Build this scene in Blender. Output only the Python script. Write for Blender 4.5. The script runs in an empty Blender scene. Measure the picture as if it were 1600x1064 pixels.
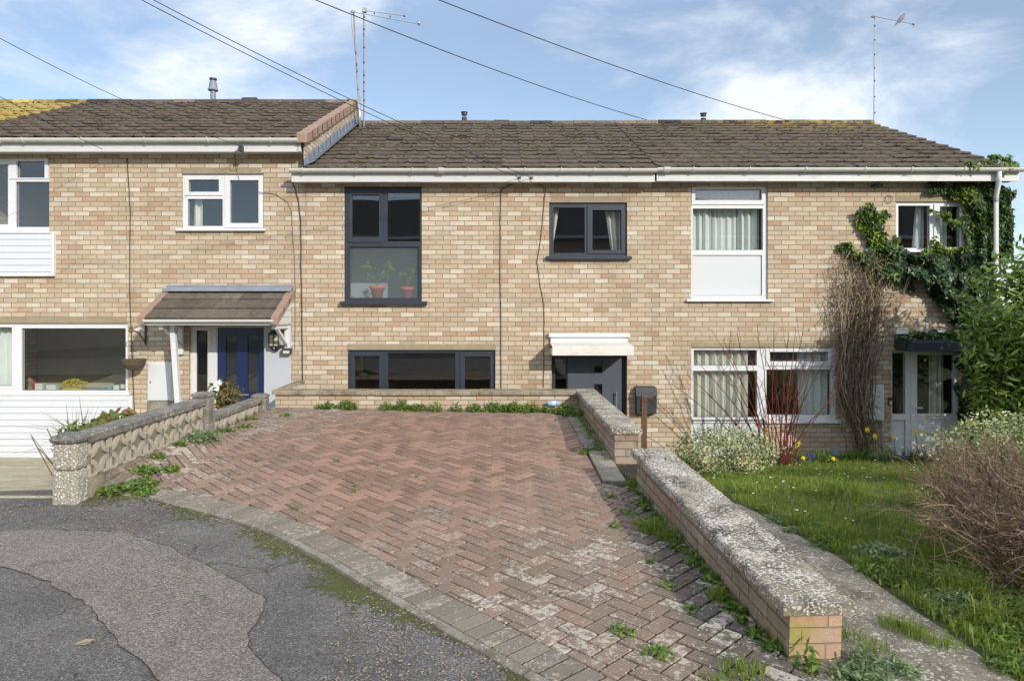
import bpy, bmesh, math, random
import numpy as np
from mathutils import Vector, Matrix, noise as mnoise
random.seed(7); RNG = np.random.default_rng(7)
S = bpy.context.scene
COL = S.collection
R = math.radians

# ---------------------------------------------------------------- camera, sky, sun, exposure
F = 1067.0; CX = 783.0; CY = 485.0; CAMZ = 1.6; YF = 10.67      # px focal length (1600 px wide photo), horizon, facade distance
cd = bpy.data.cameras.new('camera'); cam = bpy.data.objects.new('camera', cd); COL.objects.link(cam)
cam.location = (0, 0, CAMZ); cam.rotation_euler = (R(90), 0, 0)
cd.sensor_width = 36; cd.lens = 36 * F / 1600
cd.shift_x = (800 - CX) / 1600; cd.shift_y = -(531.5 - CY) / 1600
cd.clip_end = 2000; cd.clip_start = 0.05
S.camera = cam
SUN = Vector((.66, -1, .54)).normalized()
w = bpy.data.worlds.new('World'); S.world = w; w.use_nodes = True
sd = bpy.data.lights.new('sun', 'SUN'); sd.energy = 2.4; sd.angle = R(.6); sd.color = (1, .93, .83)
so = bpy.data.objects.new('sun', sd); COL.objects.link(so)
so.rotation_euler = SUN.to_track_quat('Z', 'Y').to_euler(); so.location = (20, -30, 20)
S.view_settings.view_transform = 'Standard'; S.view_settings.look = 'None'
S.view_settings.exposure = 0.69; S.view_settings.gamma = 1

# ---------------------------------------------------------------- node helper
class G:
    def __init__(s, t): s.t = t
    def node(s, ty, ins=None, **kw):
        n = s.t.nodes.new(ty)
        for k, v in kw.items(): setattr(n, k, v)
        for k, v in (ins or {}).items(): s.put(n.inputs[k], v)
        return n
    def put(s, i, v):
        if isinstance(v, bpy.types.NodeSocket): s.t.links.new(v, i)
        elif v is not None:
            if hasattr(i.default_value, '__len__') and not hasattr(v, '__len__'): v = (v,) * len(i.default_value)
            if hasattr(i.default_value, '__len__') and len(i.default_value) == 4 and len(v) == 3: v = (*v, 1)
            i.default_value = v
    def m(s, op, a, b=None, c=None, clamp=False):
        n = s.t.nodes.new('ShaderNodeMath'); n.operation = op; n.use_clamp = clamp
        s.put(n.inputs[0], a)
        if b is not None: s.put(n.inputs[1], b)
        if c is not None: s.put(n.inputs[2], c)
        return n.outputs[0]
    def mix(s, f, a, b, blend='MIX'):
        n = s.t.nodes.new('ShaderNodeMix'); n.data_type = 'RGBA'; n.blend_type = blend
        s.put(n.inputs[0], f); s.put(n.inputs[6], a); s.put(n.inputs[7], b); return n.outputs[2]
    def noise(s, vec, scale, detail=3, rough=.55, dist=0, col=False):
        n = s.node('ShaderNodeTexNoise', {'Vector': vec, 'Scale': scale, 'Detail': detail, 'Roughness': rough, 'Distortion': dist})
        return n.outputs[1 if col else 0]
    def vor(s, vec, scale, feat='F1', out='Distance', rnd=1.0):
        n = s.node('ShaderNodeTexVoronoi', {'Vector': vec, 'Scale': scale, 'Randomness': rnd}, feature=feat)
        return n.outputs[out]
    def ramp(s, f, stops, interp='LINEAR'):
        n = s.t.nodes.new('ShaderNodeValToRGB'); s.put(n.inputs[0], f); r = n.color_ramp; r.interpolation = interp
        while len(r.elements) < len(stops): r.elements.new(.5)
        for e, (p, c) in zip(r.elements, stops):
            e.position = p; e.color = (*c, 1) if hasattr(c, '__len__') else (c, c, c, 1)
        return n.outputs[0]
    def step(s, v, a, b, o0=0., o1=1.):
        n = s.node('ShaderNodeMapRange', {0: v, 1: a, 2: b, 3: o0, 4: o1}, clamp=True); return n.outputs[0]
    def obj(s): return s.node('ShaderNodeTexCoord').outputs['Object']
    def pos(s): return s.node('ShaderNodeNewGeometry').outputs['Position']
    def sep(s, v):
        n = s.node('ShaderNodeSeparateXYZ', {0: v}); return n.outputs[0], n.outputs[1], n.outputs[2]
    def comb(s, x, y, z): return s.node('ShaderNodeCombineXYZ', {0: x, 1: y, 2: z}).outputs[0]
    def scalev(s, v, sc):
        n = s.node('ShaderNodeVectorMath', {0: v, 1: sc}, operation='MULTIPLY'); return n.outputs[0]
    def attr(s, nm='rnd'): return s.node('ShaderNodeAttribute', attribute_name=nm).outputs['Fac']
    def bump(s, h, dist=.01, strength=1., normal=None):
        n = s.node('ShaderNodeBump', {'Height': h, 'Distance': dist, 'Strength': strength})
        if normal is not None: s.put(n.inputs['Normal'], normal)
        return n.outputs[0]
MATS = {}
def mat(name, fn):
    m = bpy.data.materials.new(name); m.use_nodes = True
    g = G(m.node_tree); b = m.node_tree.nodes['Principled BSDF']; MATS[name] = m
    r = fn(g, b) or {}
    for k, v in r.items(): g.put(b.inputs[k], v)
    return m

# sky with thin clouds
g = G(w.node_tree); bg = w.node_tree.nodes['Background']
sky = g.node('ShaderNodeTexSky', sky_type='NISHITA', sun_disc=False, sun_elevation=math.asin(SUN.z), sun_rotation=math.atan2(SUN.x, SUN.y), air_density=1.0, dust_density=.6, ozone_density=1.5, altitude=50)
gen = g.node('ShaderNodeTexCoord').outputs['Generated']
dx, dy, dz = g.sep(gen)
rot = g.node('ShaderNodeMapping', {'Vector': gen, 'Location': (5.3, 2.1, .4), 'Rotation': (R(8), R(-38), R(10)), 'Scale': (2.1, 2.1, 4.4)}).outputs[0]
c1 = g.noise(rot, 1.35, 7, .60, .35)
c2 = g.noise(gen, 2.3, 2, .5)
cm = g.m('ADD', g.m('MULTIPLY', c1, .72), g.m('MULTIPLY', c2, .36))
side = g.m('ADD', g.m('MULTIPLY', g.m('ABSOLUTE', g.m('ADD', dx, .04)), .10), -.012)      # more cloud to the sides, clear blue in the middle
cm = g.step(g.m('ADD', g.m('ADD', cm, side), g.step(dz, .45, .9, 0, .10)), .545, .70, 0, .9)  # extra cloud overhead, out of view, added to soften the light
cm = g.m('MULTIPLY', cm, g.m('ADD', g.m('MULTIPLY', cm, .5), .5))
band = g.m('ADD', g.step(dz, .38, .62, .78, 1.22), g.step(dz, .30, .04, 0, .16))          # brightness added overhead, out of view, as soft fill light; lower sky dimmed
skyc = g.mix(1.0, sky.outputs[0], (.84, .88, .92), 'MULTIPLY'); skyc = g.mix(.27, skyc, (4.0, 4.5, 5.2))
cc = g.mix(1.0, g.mix(cm, skyc, (5.6, 5.9, 6.4)), g.comb(band, band, band), 'MULTIPLY')
g.put(bg.inputs['Color'], cc); bg.inputs['Strength'].default_value = .145

# ---------------------------------------------------------------- mesh helpers
class MB:
    def __init__(s): s.v = []; s.f = []; s.mi = []; s.r = []; s.cur = 0; s.rnd = .5
    def face(s, ids): s.f.append(tuple(ids)); s.mi.append(s.cur); s.r.append(s.rnd)
    def quad(s, a, b, c, d):
        n = len(s.v); s.v += [a, b, c, d]; s.face((n, n+1, n+2, n+3))
    def poly(s, pts):
        n = len(s.v); s.v += [tuple(p) for p in pts]; s.face(range(n, n+len(pts)))
    def box(s, x0, x1, y0, y1, z0, z1):
        if x0 > x1: x0, x1 = x1, x0
        if y0 > y1: y0, y1 = y1, y0
        if z0 > z1: z0, z1 = z1, z0
        n = len(s.v); s.v += [(x0,y0,z0),(x1,y0,z0),(x1,y1,z0),(x0,y1,z0),(x0,y0,z1),(x1,y0,z1),(x1,y1,z1),(x0,y1,z1)]
        for q in ((0,3,2,1),(4,5,6,7),(0,1,5,4),(1,2,6,5),(2,3,7,6),(3,0,4,7)): s.face([n+i for i in q])
    def prism(s, pts, d):                      # closed polygon pts (3D) extruded by vector d
        n = len(s.v); k = len(pts); d = Vector(d)
        s.v += [tuple(p) for p in pts] + [tuple(Vector(p)+d) for p in pts]
        s.face(range(n, n+k)); s.face(range(n+2*k-1, n+k-1, -1))
        for i in range(k): s.face((n+i, n+k+i, n+k+(i+1)%k, n+(i+1)%k)[::-1] if False else (n+(i+1)%k, n+i, n+k+i, n+k+(i+1)%k))
    def tube(s, pts, r, sides=6, r1=None, caps=True):
        pts = [Vector(p) for p in pts]; k = len(pts)
        if k < 2: return
        rs = r if hasattr(r, '__len__') else [r + ((r if r1 is None else r1) - r) * i/(k-1) for i in range(k)]
        n0 = len(s.v); prev = None
        for i, p in enumerate(pts):
            t = (pts[min(i+1,k-1)] - pts[max(i-1,0)])
            if t.length < 1e-9: t = Vector((0,0,1))
            t.normalize()
            if prev is None:
                a = t.orthogonal().normalized()
            else:
                a = prev - t * prev.dot(t)
                a = a.normalized() if a.length > 1e-6 else t.orthogonal().normalized()
            prev = a; b = t.cross(a)
            for j in range(sides):
                an = 2*math.pi*j/sides
                s.v.append(tuple(p + (a*math.cos(an) + b*math.sin(an))*rs[i]))
        for i in range(k-1):
            for j in range(sides):
                j2 = (j+1) % sides
                s.face((n0+i*sides+j, n0+i*sides+j2, n0+(i+1)*sides+j2, n0+(i+1)*sides+j))
        if caps:
            s.face([n0+j for j in range(sides)][::-1]); s.face([n0+(k-1)*sides+j for j in range(sides)])
    def lathe(s, c, prof, seg=14, axis='z'):
        n0 = len(s.v); c = Vector(c)
        for (r, h) in prof:
            for j in range(seg):
                a = 2*math.pi*j/seg
                s.v.append(tuple(c + Vector((r*math.cos(a), r*math.sin(a), h))))
        for i in range(len(prof)-1):
            for j in range(seg):
                j2 = (j+1) % seg
                s.face((n0+i*seg+j, n0+i*seg+j2, n0+(i+1)*seg+j2, n0+(i+1)*seg+j))
        if prof[0][0] > 1e-4: s.face([n0+j for j in range(seg)][::-1])
        if prof[-1][0] > 1e-4: s.face([n0+(len(prof)-1)*seg+j for j in range(seg)])
    def blob(s, c, rx, ry, rz, jit=.15):
        n0 = len(s.v); seg = 6; rings = ((.0, -1.), (.85, -.45), (1., .1), (.62, .75), (.0, 1.))
        for (rr, h) in rings:
            for j in range(seg):
                a = 2*math.pi*j/seg + h; q = 1 + random.uniform(-jit, jit)
                s.v.append((c[0]+rx*rr*q*math.cos(a), c[1]+ry*rr*q*math.sin(a), c[2]+rz*h*q))
        for i in range(4):
            for j in range(seg):
                j2 = (j+1) % seg; s.face((n0+i*seg+j, n0+i*seg+j2, n0+(i+1)*seg+j2, n0+(i+1)*seg+j))
    def build(s, name, mats, parent=None, origin=None, bevel=0, smooth=False, weld=False, kind=None, label=None):
        me = bpy.data.meshes.new(name)
        vs = np.array(s.v, dtype=np.float64).reshape(-1, 3) if len(s.v) else np.zeros((0, 3))
        if origin is not None: vs = vs - np.array(origin)
        me.from_pydata([tuple(v) for v in vs], [], s.f)
        ms = mats if isinstance(mats, (list, tuple)) else [mats]
        for m in ms: me.materials.append(MATS[m])
        if len(ms) > 1: me.polygons.foreach_set('material_index', s.mi)
        at = me.attributes.new('rnd', 'FLOAT', 'FACE'); at.data.foreach_set('value', s.r)
        if weld:
            bm = bmesh.new(); bm.from_mesh(me); bmesh.ops.remove_doubles(bm, verts=bm.verts, dist=1e-5)
            bmesh.ops.recalc_face_normals(bm, faces=bm.faces); bm.to_mesh(me); bm.free()
        if smooth: me.polygons.foreach_set('use_smooth', [True]*len(me.polygons))
        o = bpy.data.objects.new(name, me); COL.objects.link(o)
        if origin is not None: o.location = origin
        if parent is not None: setp(o, parent)
        if bevel:
            b = o.modifiers.new('bevel', 'BEVEL'); b.width = bevel; b.segments = 2; b.limit_method = 'ANGLE'; b.angle_limit = R(40)
        if kind: o['kind'] = kind
        if label: o['label'] = label
        return o
def wloc(o):
    v = Vector(o.location)
    while o.parent: o = o.parent; v += o.location
    return v
def setp(o, parent):
    o.parent = parent; o.matrix_parent_inverse = Matrix.Identity(4)
    r = parent
    while r.parent: r = r.parent
    # parts are built in world coordinates: undo the root's translation once
    if parent is r: o.matrix_parent_inverse = Matrix.Translation(-Vector(parent.location))
    else: o.matrix_parent_inverse = Matrix.Identity(4)
def tag(o, label, cat, group=None, kind=None):
    o['label'] = label; o['category'] = cat
    if group: o['group'] = group
    if kind: o['kind'] = kind
    return o
def thing(name, label, cat, loc, group=None):
    o = bpy.data.objects.new(name, None); COL.objects.link(o); o.location = loc; o.empty_display_size = .1
    return tag(o, label, cat, group)
def struct(o): o['kind'] = 'structure'; return o
def copy_tree(o, parent=None):
    c = o.copy(); COL.objects.link(c)
    if parent: c.parent = parent
    for ch in o.children: copy_tree(ch, c)
    return c
def FX(px): return (px - CX) / 100
def FZ(py): return CAMZ + (CY - py) / 100
def P(px, py, Y): return Vector(((px-CX)/F*Y, Y, CAMZ + (CY-py)/F*Y))
def ss(a, b, x):
    t = min(1, max(0, (x-a)/(b-a))); return t*t*(3-2*t)

def cells(rect, holes):
    xs = sorted({rect[0], rect[1], *[h[0] for h in holes], *[h[1] for h in holes]})
    zs = sorted({rect[2], rect[3], *[h[2] for h in holes], *[h[3] for h in holes]})
    xs = [x for x in xs if rect[0]-1e-6 <= x <= rect[1]+1e-6]; zs = [z for z in zs if rect[2]-1e-6 <= z <= rect[3]+1e-6]
    for i in range(len(xs)-1):
        for j in range(len(zs)-1):
            cx, cz = (xs[i]+xs[i+1])/2, (zs[j]+zs[j+1])/2
            if not any(h[0] < cx < h[1] and h[2] < cz < h[3] for h in holes): yield xs[i], xs[i+1], zs[j], zs[j+1]
def plate(mb, rect, holes, y0, y1, back=True, outer=True):
    """a slab facing -Y between y0 (front) and y1, with rectangular holes"""
    for a, b, c, d in cells(rect, holes):
        mb.quad((a,y0,c),(b,y0,c),(b,y0,d),(a,y0,d))
        if back: mb.quad((b,y1,c),(a,y1,c),(a,y1,d),(b,y1,d))
    for (a, b, c, d) in holes:
        mb.quad((a,y0,c),(a,y1,c),(b,y1,c),(b,y0,c)); mb.quad((a,y0,d),(b,y0,d),(b,y1,d),(a,y1,d))
        mb.quad((a,y0,c),(a,y0,d),(a,y1,d),(a,y1,c)); mb.quad((b,y0,c),(b,y1,c),(b,y1,d),(b,y0,d))
    if outer:
        a, b, c, d = rect
        mb.quad((a,y0,c),(b,y0,c),(b,y1,c),(a,y1,c)); mb.quad((a,y0,d),(a,y1,d),(b,y1,d),(b,y0,d))
        mb.quad((a,y0,c),(a,y1,c),(a,y1,d),(a,y0,d)); mb.quad((b,y0,c),(b,y0,d),(b,y1,d),(b,y1,c))
def px2(r): return (FX(r[0]), FX(r[2]), FZ(r[3]), FZ(r[1]))       # (x0,y0,x1,y1) photo pixels on the facade -> metres

# ---------------------------------------------------------------- materials
def brick_mat(name, stops, mortar, rough=.9, dirt=.25, yellow=0, lichen=0, sc=1.0, dark=1.0, course=.075, length=.225, ymask='y'):
    def fn(g, b):
        o = g.obj(); x, y, z = g.sep(o)
        nx, ny, nz = g.sep(g.node('ShaderNodeNewGeometry').outputs['True Normal'])
        side = g.m('GREATER_THAN', g.m('ABSOLUTE', nx), .6)
        u = g.m('ADD', g.m('MULTIPLY', x, g.m('SUBTRACT', 1, side)), g.m('MULTIPLY', g.m('ADD', y, .06), side))
        wob = g.noise(o, 9, 2); u = g.m('ADD', u, g.m('MULTIPLY', g.m('SUBTRACT', wob, .5), .004))
        zz = g.m('ADD', z, g.m('MULTIPLY', g.m('SUBTRACT', g.noise(o, 6, 2), .5), .006))
        zr = g.m('DIVIDE', zz, course); row = g.m('FLOOR', zr)
        shift = g.node('ShaderNodeTexWhiteNoise', {'W': g.m('MULTIPLY', row, 3.17)}, noise_dimensions='1D').outputs[0]
        uu = g.m('ADD', g.m('DIVIDE', u, length), g.m('ADD', g.m('MULTIPLY', g.m('FLOORED_MODULO', row, 2), .5), g.m('MULTIPLY', shift, .09)))
        colm = g.m('FLOOR', uu)
        fu = g.m('MULTIPLY', g.m('FRACT', uu), length); fz = g.m('MULTIPLY', g.m('FRACT', zr), course)
        eu = g.m('MINIMUM', fu, g.m('SUBTRACT', length, fu)); ez = g.m('MINIMUM', fz, g.m('SUBTRACT', course, fz))
        e = g.m('MINIMUM', eu, ez)
        e = g.m('ADD', e, g.m('MULTIPLY', g.m('SUBTRACT', g.noise(o, 60, 2), .5), .003))
        bm_ = g.step(e, .0036, .0062)
        wn = g.node('ShaderNodeTexWhiteNoise', {'Vector': g.comb(row, colm, side)}, noise_dimensions='3D')
        c = g.ramp(wn.outputs[0], stops, 'LINEAR')
        # second random: brightness within the brick, plus fine grain
        w2 = g.node('ShaderNodeTexWhiteNoise', {'Vector': g.comb(colm, row, 7.3)}, noise_dimensions='3D').outputs[0]
        c = g.mix(1, c, g.ramp(w2, [(0, .90), (1, 1.07)]), 'MULTIPLY')
        fine = g.noise(o, 90, 4, .7); c = g.mix(1, c, g.ramp(fine, [(.25, .8), (.75, 1.18)]), 'MULTIPLY')
        mid = g.noise(o, 22, 3, .6); c = g.mix(g.step(mid, .55, .8, 0, .35), c, (.42, .31, .2))
        mc = g.mix(g.noise(o, 40, 3), mortar, [k*.72 for k in mortar])
        c = g.mix(bm_, mc, c)
        big = g.noise(g.scalev(o, (1, 1, .45)), 1.6, 4, .62)
        c = g.mix(g.step(big, .5, .78, 0, dirt), c, (.17, .13, .08))
        stk = g.m('MULTIPLY', g.step(g.noise(g.scalev(o, (5, 5, .35)), 1.2, 4, .6), .55, .72), g.step(g.noise(o, .7, 2), .4, .6)); c = g.mix(g.m('MULTIPLY', stk, .28), c, (.16,.125,.08))
        blo = g.step(g.noise(o, .9, 4, .6), .5, .72, 0, .22); c = g.mix(blo, c, (.52,.46,.37))
        if yellow:
            ym = g.m('MULTIPLY', g.step(g.noise(o, 9, 4, .6), .40, .52), g.m('MULTIPLY', g.step(y, .75, .1, 0, 1), g.step(z, .3, .05)) if ymask == 'y' else g.step(x, .22, .09))
            c = g.mix(g.m('MULTIPLY', ym, yellow), c, (.33, .28, .09))
        if lichen:
            lm = g.step(g.noise(o, 30, 4, .7), .62, .68); c = g.mix(g.m('MULTIPLY', lm, lichen), c, (.5, .48, .42))
            gm = g.step(g.noise(o, 5, 4, .7), .5, .7); c = g.mix(g.m('MULTIPLY', gm, .6*lichen), c, (.07, .065, .045))
        if dark != 1: c = g.mix(1, c, (dark, dark, dark), 'MULTIPLY')
        h = g.m('ADD', g.m('MULTIPLY', bm_, .6), g.m('MULTIPLY', fine, .22))
        h = g.m('ADD', h, g.m('MULTIPLY', mid, .15)); h = g.m('ADD', h, g.m('MULTIPLY', w2, .12))
        return {'Base Color': c, 'Roughness': rough, 'Specular IOR Level': .2, 'Normal': g.bump(h, .008, .9)}
    mat(name, fn)
BUFF = [(0, (0.438,0.294,0.205)), (0.06, (0.428,0.302,0.196)), (0.14, (0.481,0.367,0.268)), (0.3, (0.451,0.361,0.244)), (0.45, (0.523,0.437,0.326)), (0.6, (0.431,0.336,0.229)), (0.75, (0.544,0.457,0.350)), (0.9, (0.608,0.547,0.445)), (1, (0.449,0.322,0.224))]
brick_mat('brick_buff', BUFF, (.30,.235,.14), dirt=.26)
brick_mat('brick_garden', [(0, (.33,.21,.15)), (.3, (.31,.235,.17)), (.6, (.26,.21,.16)), (.85, (.37,.30,.23)), (1, (.34,.19,.135))], (.15,.125,.09), dirt=.6, lichen=.9)
brick_mat('brick_near', [(0, (.33,.21,.15)), (.3, (.31,.235,.17)), (.6, (.26,.21,.16)), (.85, (.37,.30,.23)), (1, (.34,.19,.135))], (.15,.125,.09), dirt=.6, lichen=.9, yellow=1.)
brick_mat('brick_pier', [(0, (.48,.29,.20)), (.4, (.50,.34,.245)), (.7, (.53,.39,.29)), (1, (.46,.30,.21))], (.36,.29,.2), dirt=.2, yellow=1., lichen=.2, ymask='x')

def simple(name, col, rough=.6, var=.12, scale=8, bump=0., bscale=60, spec=.5, metal=0, coat=0):
    def fn(g, b):
        o = g.obj(); n = g.noise(o, scale, 4, .6)
        c = g.mix(n, [k*(1-var) for k in col], [min(1, k*(1+var)) for k in col])
        r = {'Base Color': c, 'Roughness': rough, 'Specular IOR Level': spec, 'Metallic': metal, 'Coat Weight': coat}
        if bump: r['Normal'] = g.bump(g.noise(o, bscale, 4, .65), bump, 1)
        return r
    mat(name, fn)
def grubby(name, col, rough=.35, amt=.5, dcol=(.2,.18,.12)):
    def fn(g, b):
        o = g.obj()
        d = g.step(g.noise(g.scalev(o, (2.5, 2.5, 9)), 1.3, 5, .7), .52, .75, 0, amt)
        s = g.step(g.noise(g.scalev(o, (7, 7, .8)), 2.2, 4, .6), .55, .8, 0, amt*.5)
        c = g.mix(g.m('MAXIMUM', d, s), col, dcol)
        return {'Base Color': c, 'Roughness': g.step(d, 0, amt, rough, .8), 'Specular IOR Level': .4, 'Normal': g.bump(g.noise(o, 30, 2), .0006, 1)}
    mat(name, fn)
grubby('white_upvc', (.66,.665,.67), .32, .10)
grubby('white_gutter', (.62,.61,.57), .38, .42)
grubby('white_fascia', (.60,.60,.585), .35, .22)
grubby('canopy_board', (.66,.64,.58), .6, .30)
simple('anthracite', (.030,.037,.050), .42, .12, 5)
simple('dark_reveal', (.02,.022,.026), .6)
simple('composite_grey', (.07,.085,.105), .42, .12, 5, .0006, 180)
simple('blue_door', (.009,.022,.085), .3, .1, 5, .0005, 150)
simple('lead', (.20,.23,.27), .5, .35, 5, .003, 20)
simple('black_iron', (.02,.02,.022), .45, .2, 10)
simple('black_plastic', (.035,.038,.042), .45, .15, 6)
simple('cable_black', (.02,.02,.02), .6)
simple('cable_grey', (.16,.17,.18), .6)
simple('alu', (.5,.5,.5), .35, .2, 20, 0, 60, .5, .8)
simple('old_pole', (.26,.24,.23), .6, .4, 12)
simple('recess_shade_dirt', (.20,.175,.12), .95, .3, 25, .003, 60); simple('rust', (.12,.06,.035), .8, .45, 14, .002, 70)
simple('clay_board', (.47,.49,.53), .5, .05); simple('clay_verge', (.30,.20,.15), .85, .25, 6, .002, 60)
simple('lintel', (.30,.245,.16), .9, .25, 8, .002, 60)
simple('room_dark', (.10,.095,.085), .9)
simple('room_mid', (.16,.14,.11), .9); simple('room_light', (.42,.40,.32), .9)
simple('curtain_white', (.72,.74,.70), .9, .05, 20)
simple('curtain_cream', (.68,.655,.57), .9, .05, 20)
simple('net_grey', (.42,.45,.46), .9, .08, 10)
simple('terracotta', (.75,.11,.08), .6, .1)
simple('panel_white', (.60,.62,.635), .3, .03, 3)
simple('red_thing', (.5,.03,.04), .5); simple('yellow_thing', (.42,.32,.04), .6); simple('pale_thing', (.6,.6,.55), .6); simple('teal_thing', (.1,.4,.38), .5)
simple('wicker', (.10,.075,.05), .95, .5, 40, .01, 50)
simple('lamp_glass', (.55,.52,.38), .3); simple('white_pebble', (.7,.68,.6), .8)
simple('pigeon_grey', (.20,.19,.21), .7, .35, 14)
simple('plastic_blue', (.25,.45,.75), .4)
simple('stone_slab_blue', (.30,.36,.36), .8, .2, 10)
simple('flake', (.29,.24,.165), .9, .3, 50)
simple('render_far', (.45,.36,.28), .9); simple('far_roof', (.09,.08,.075), .9)
simple('petal_yellow', (.85,.60,.02), .6, .1); simple('petal_white', (.85,.85,.82), .6); simple('petal_blue', (.07,.06,.35), .6); simple('petal_pink', (.55,.42,.55), .6)
simple('pipe_white', (.7,.7,.68), .4)
simple('vent_dark', (.055,.05,.045), .8, .3)

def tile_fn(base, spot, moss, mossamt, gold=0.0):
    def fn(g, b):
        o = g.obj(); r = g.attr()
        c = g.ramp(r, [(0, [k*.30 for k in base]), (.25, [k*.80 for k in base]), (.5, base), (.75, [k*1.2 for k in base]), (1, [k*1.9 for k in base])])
        n = g.noise(o, 14, 5, .7); c = g.mix(1, c, g.ramp(n, [(.25, .65), (.75, 1.4)]), 'MULTIPLY')
        lm = g.step(g.noise(o, 24, 4, .7), .63, .70); c = g.mix(g.m('MULTIPLY', lm, .8), c, spot)
        gm = g.step(g.noise(o, 3.1, 5, .75), .50, .68); c = g.mix(g.m('MULTIPLY', gm, mossamt), c, moss)
        if gold:
            x, y, z = g.sep(o); q = g.m('MULTIPLY', g.step(z, 4.9, 5.45), g.step(x, 3.6, 6.2))
            c = g.mix(g.m('MULTIPLY', g.m('MULTIPLY', q, gold), g.step(g.noise(o, 6, 4), .48, .56)), c, (.30, .21, .07))
        return {'Base Color': c, 'Roughness': .95, 'Specular IOR Level': .15, 'Normal': g.bump(g.noise(o, 45, 5, .75), .012, .8)}
    return fn
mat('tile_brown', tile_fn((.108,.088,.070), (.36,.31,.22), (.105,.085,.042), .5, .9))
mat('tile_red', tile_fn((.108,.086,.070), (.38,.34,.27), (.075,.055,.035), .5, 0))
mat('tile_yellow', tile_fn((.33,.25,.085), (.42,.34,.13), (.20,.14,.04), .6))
mat('tile_porch', tile_fn((.125,.105,.085), (.28,.24,.18), (.2,.16,.09), .4))
simple('moss_roof', (.10,.085,.035), 1, .5, 6, .01, 60); simple('moss_green', (.085,.092,.028), 1, .5, 10, .01, 120)

def concrete(name, base, spotamt=.8, spotscale=38, dark=(.075,.07,.06), thr=.57):
    def fn(g, b):
        o = g.obj(); n = g.noise(o, 5, 5, .7); c = g.mix(g.step(n, .4, .66), base, dark)
        c = g.mix(1, c, g.ramp(g.noise(o, 120, 3, .7), [(.3, .7), (.7, 1.3)]), 'MULTIPLY')
        wv = g.scalev(o, (1, 1, 1)); d = g.noise(o, spotscale, 3, .6, .3); big = g.noise(o, 4.2, 3)
        th = g.m('ADD', d, g.m('MULTIPLY', g.m('SUBTRACT', big, .5), .35))
        lm = g.step(th, thr, thr+.035)
        v = g.vor(o, 48); lm2 = g.m('MULTIPLY', g.step(v, .34, .24), g.step(g.noise(o, 13, 2), .45, .52))
        lm = g.m('MULTIPLY', g.m('MAXIMUM', lm, lm2), spotamt)
        c = g.mix(lm, c, (.63,.595,.52))
        ym = g.step(g.noise(o, 16, 4, .7), .68, .74); c = g.mix(g.m('MULTIPLY', ym, .4), c, (.30,.25,.08))
        h = g.m('ADD', g.noise(o, 70, 5, .75), g.m('MULTIPLY', lm, .25))
        return {'Base Color': c, 'Roughness': .95, 'Specular IOR Level': .2, 'Normal': g.bump(h, .009, .9)}
    mat(name, fn)
concrete('coping_lichen', (.31,.265,.195), .95, 62, thr=.53)
concrete('coping_plain', (.33,.28,.20), .35, 40, (.16,.13,.09), .66)
concrete('coping_dark', (.23,.21,.18), .5, 34, (.115,.11,.10), .62)
concrete('path_concrete', (.28,.245,.185), .7, 30, (.15,.13,.095), .60)
concrete('kerb', (.30,.27,.215), .5, 40, (.16,.145,.105), .64)
concrete('screen_block', (.50,.455,.365), .25, 40, (.34,.31,.25), .66)
concrete('slab_pale', (.50,.45,.33), .1, 40, (.37,.33,.21), .8)

def pil(g, b):
    o = g.obj(); v = g.node('ShaderNodeTexVoronoi', {'Vector': o, 'Scale': 46.}); d = v.outputs['Distance']; cc = g.sep(v.outputs['Color'])[0]
    big = g.noise(o, 9, 3)
    peb = g.m('MULTIPLY', g.step(d, .5, .38), g.step(g.m('ADD', cc, g.m('MULTIPLY', big, .9)), .62, .72))
    c = g.mix(peb, (.36,.33,.26), g.mix(cc, (.80,.78,.71), (.60,.54,.44)))
    c = g.mix(1, c, g.ramp(g.noise(o, 80, 3), [(.3, .75), (.7, 1.2)]), 'MULTIPLY')
    return {'Base Color': c, 'Roughness': .9, 'Normal': g.bump(g.m('ADD', g.m('MULTIPLY', peb, .6), g.noise(o, 70, 3)), .015, 1)}
mat('pebble_dash', pil)

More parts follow.
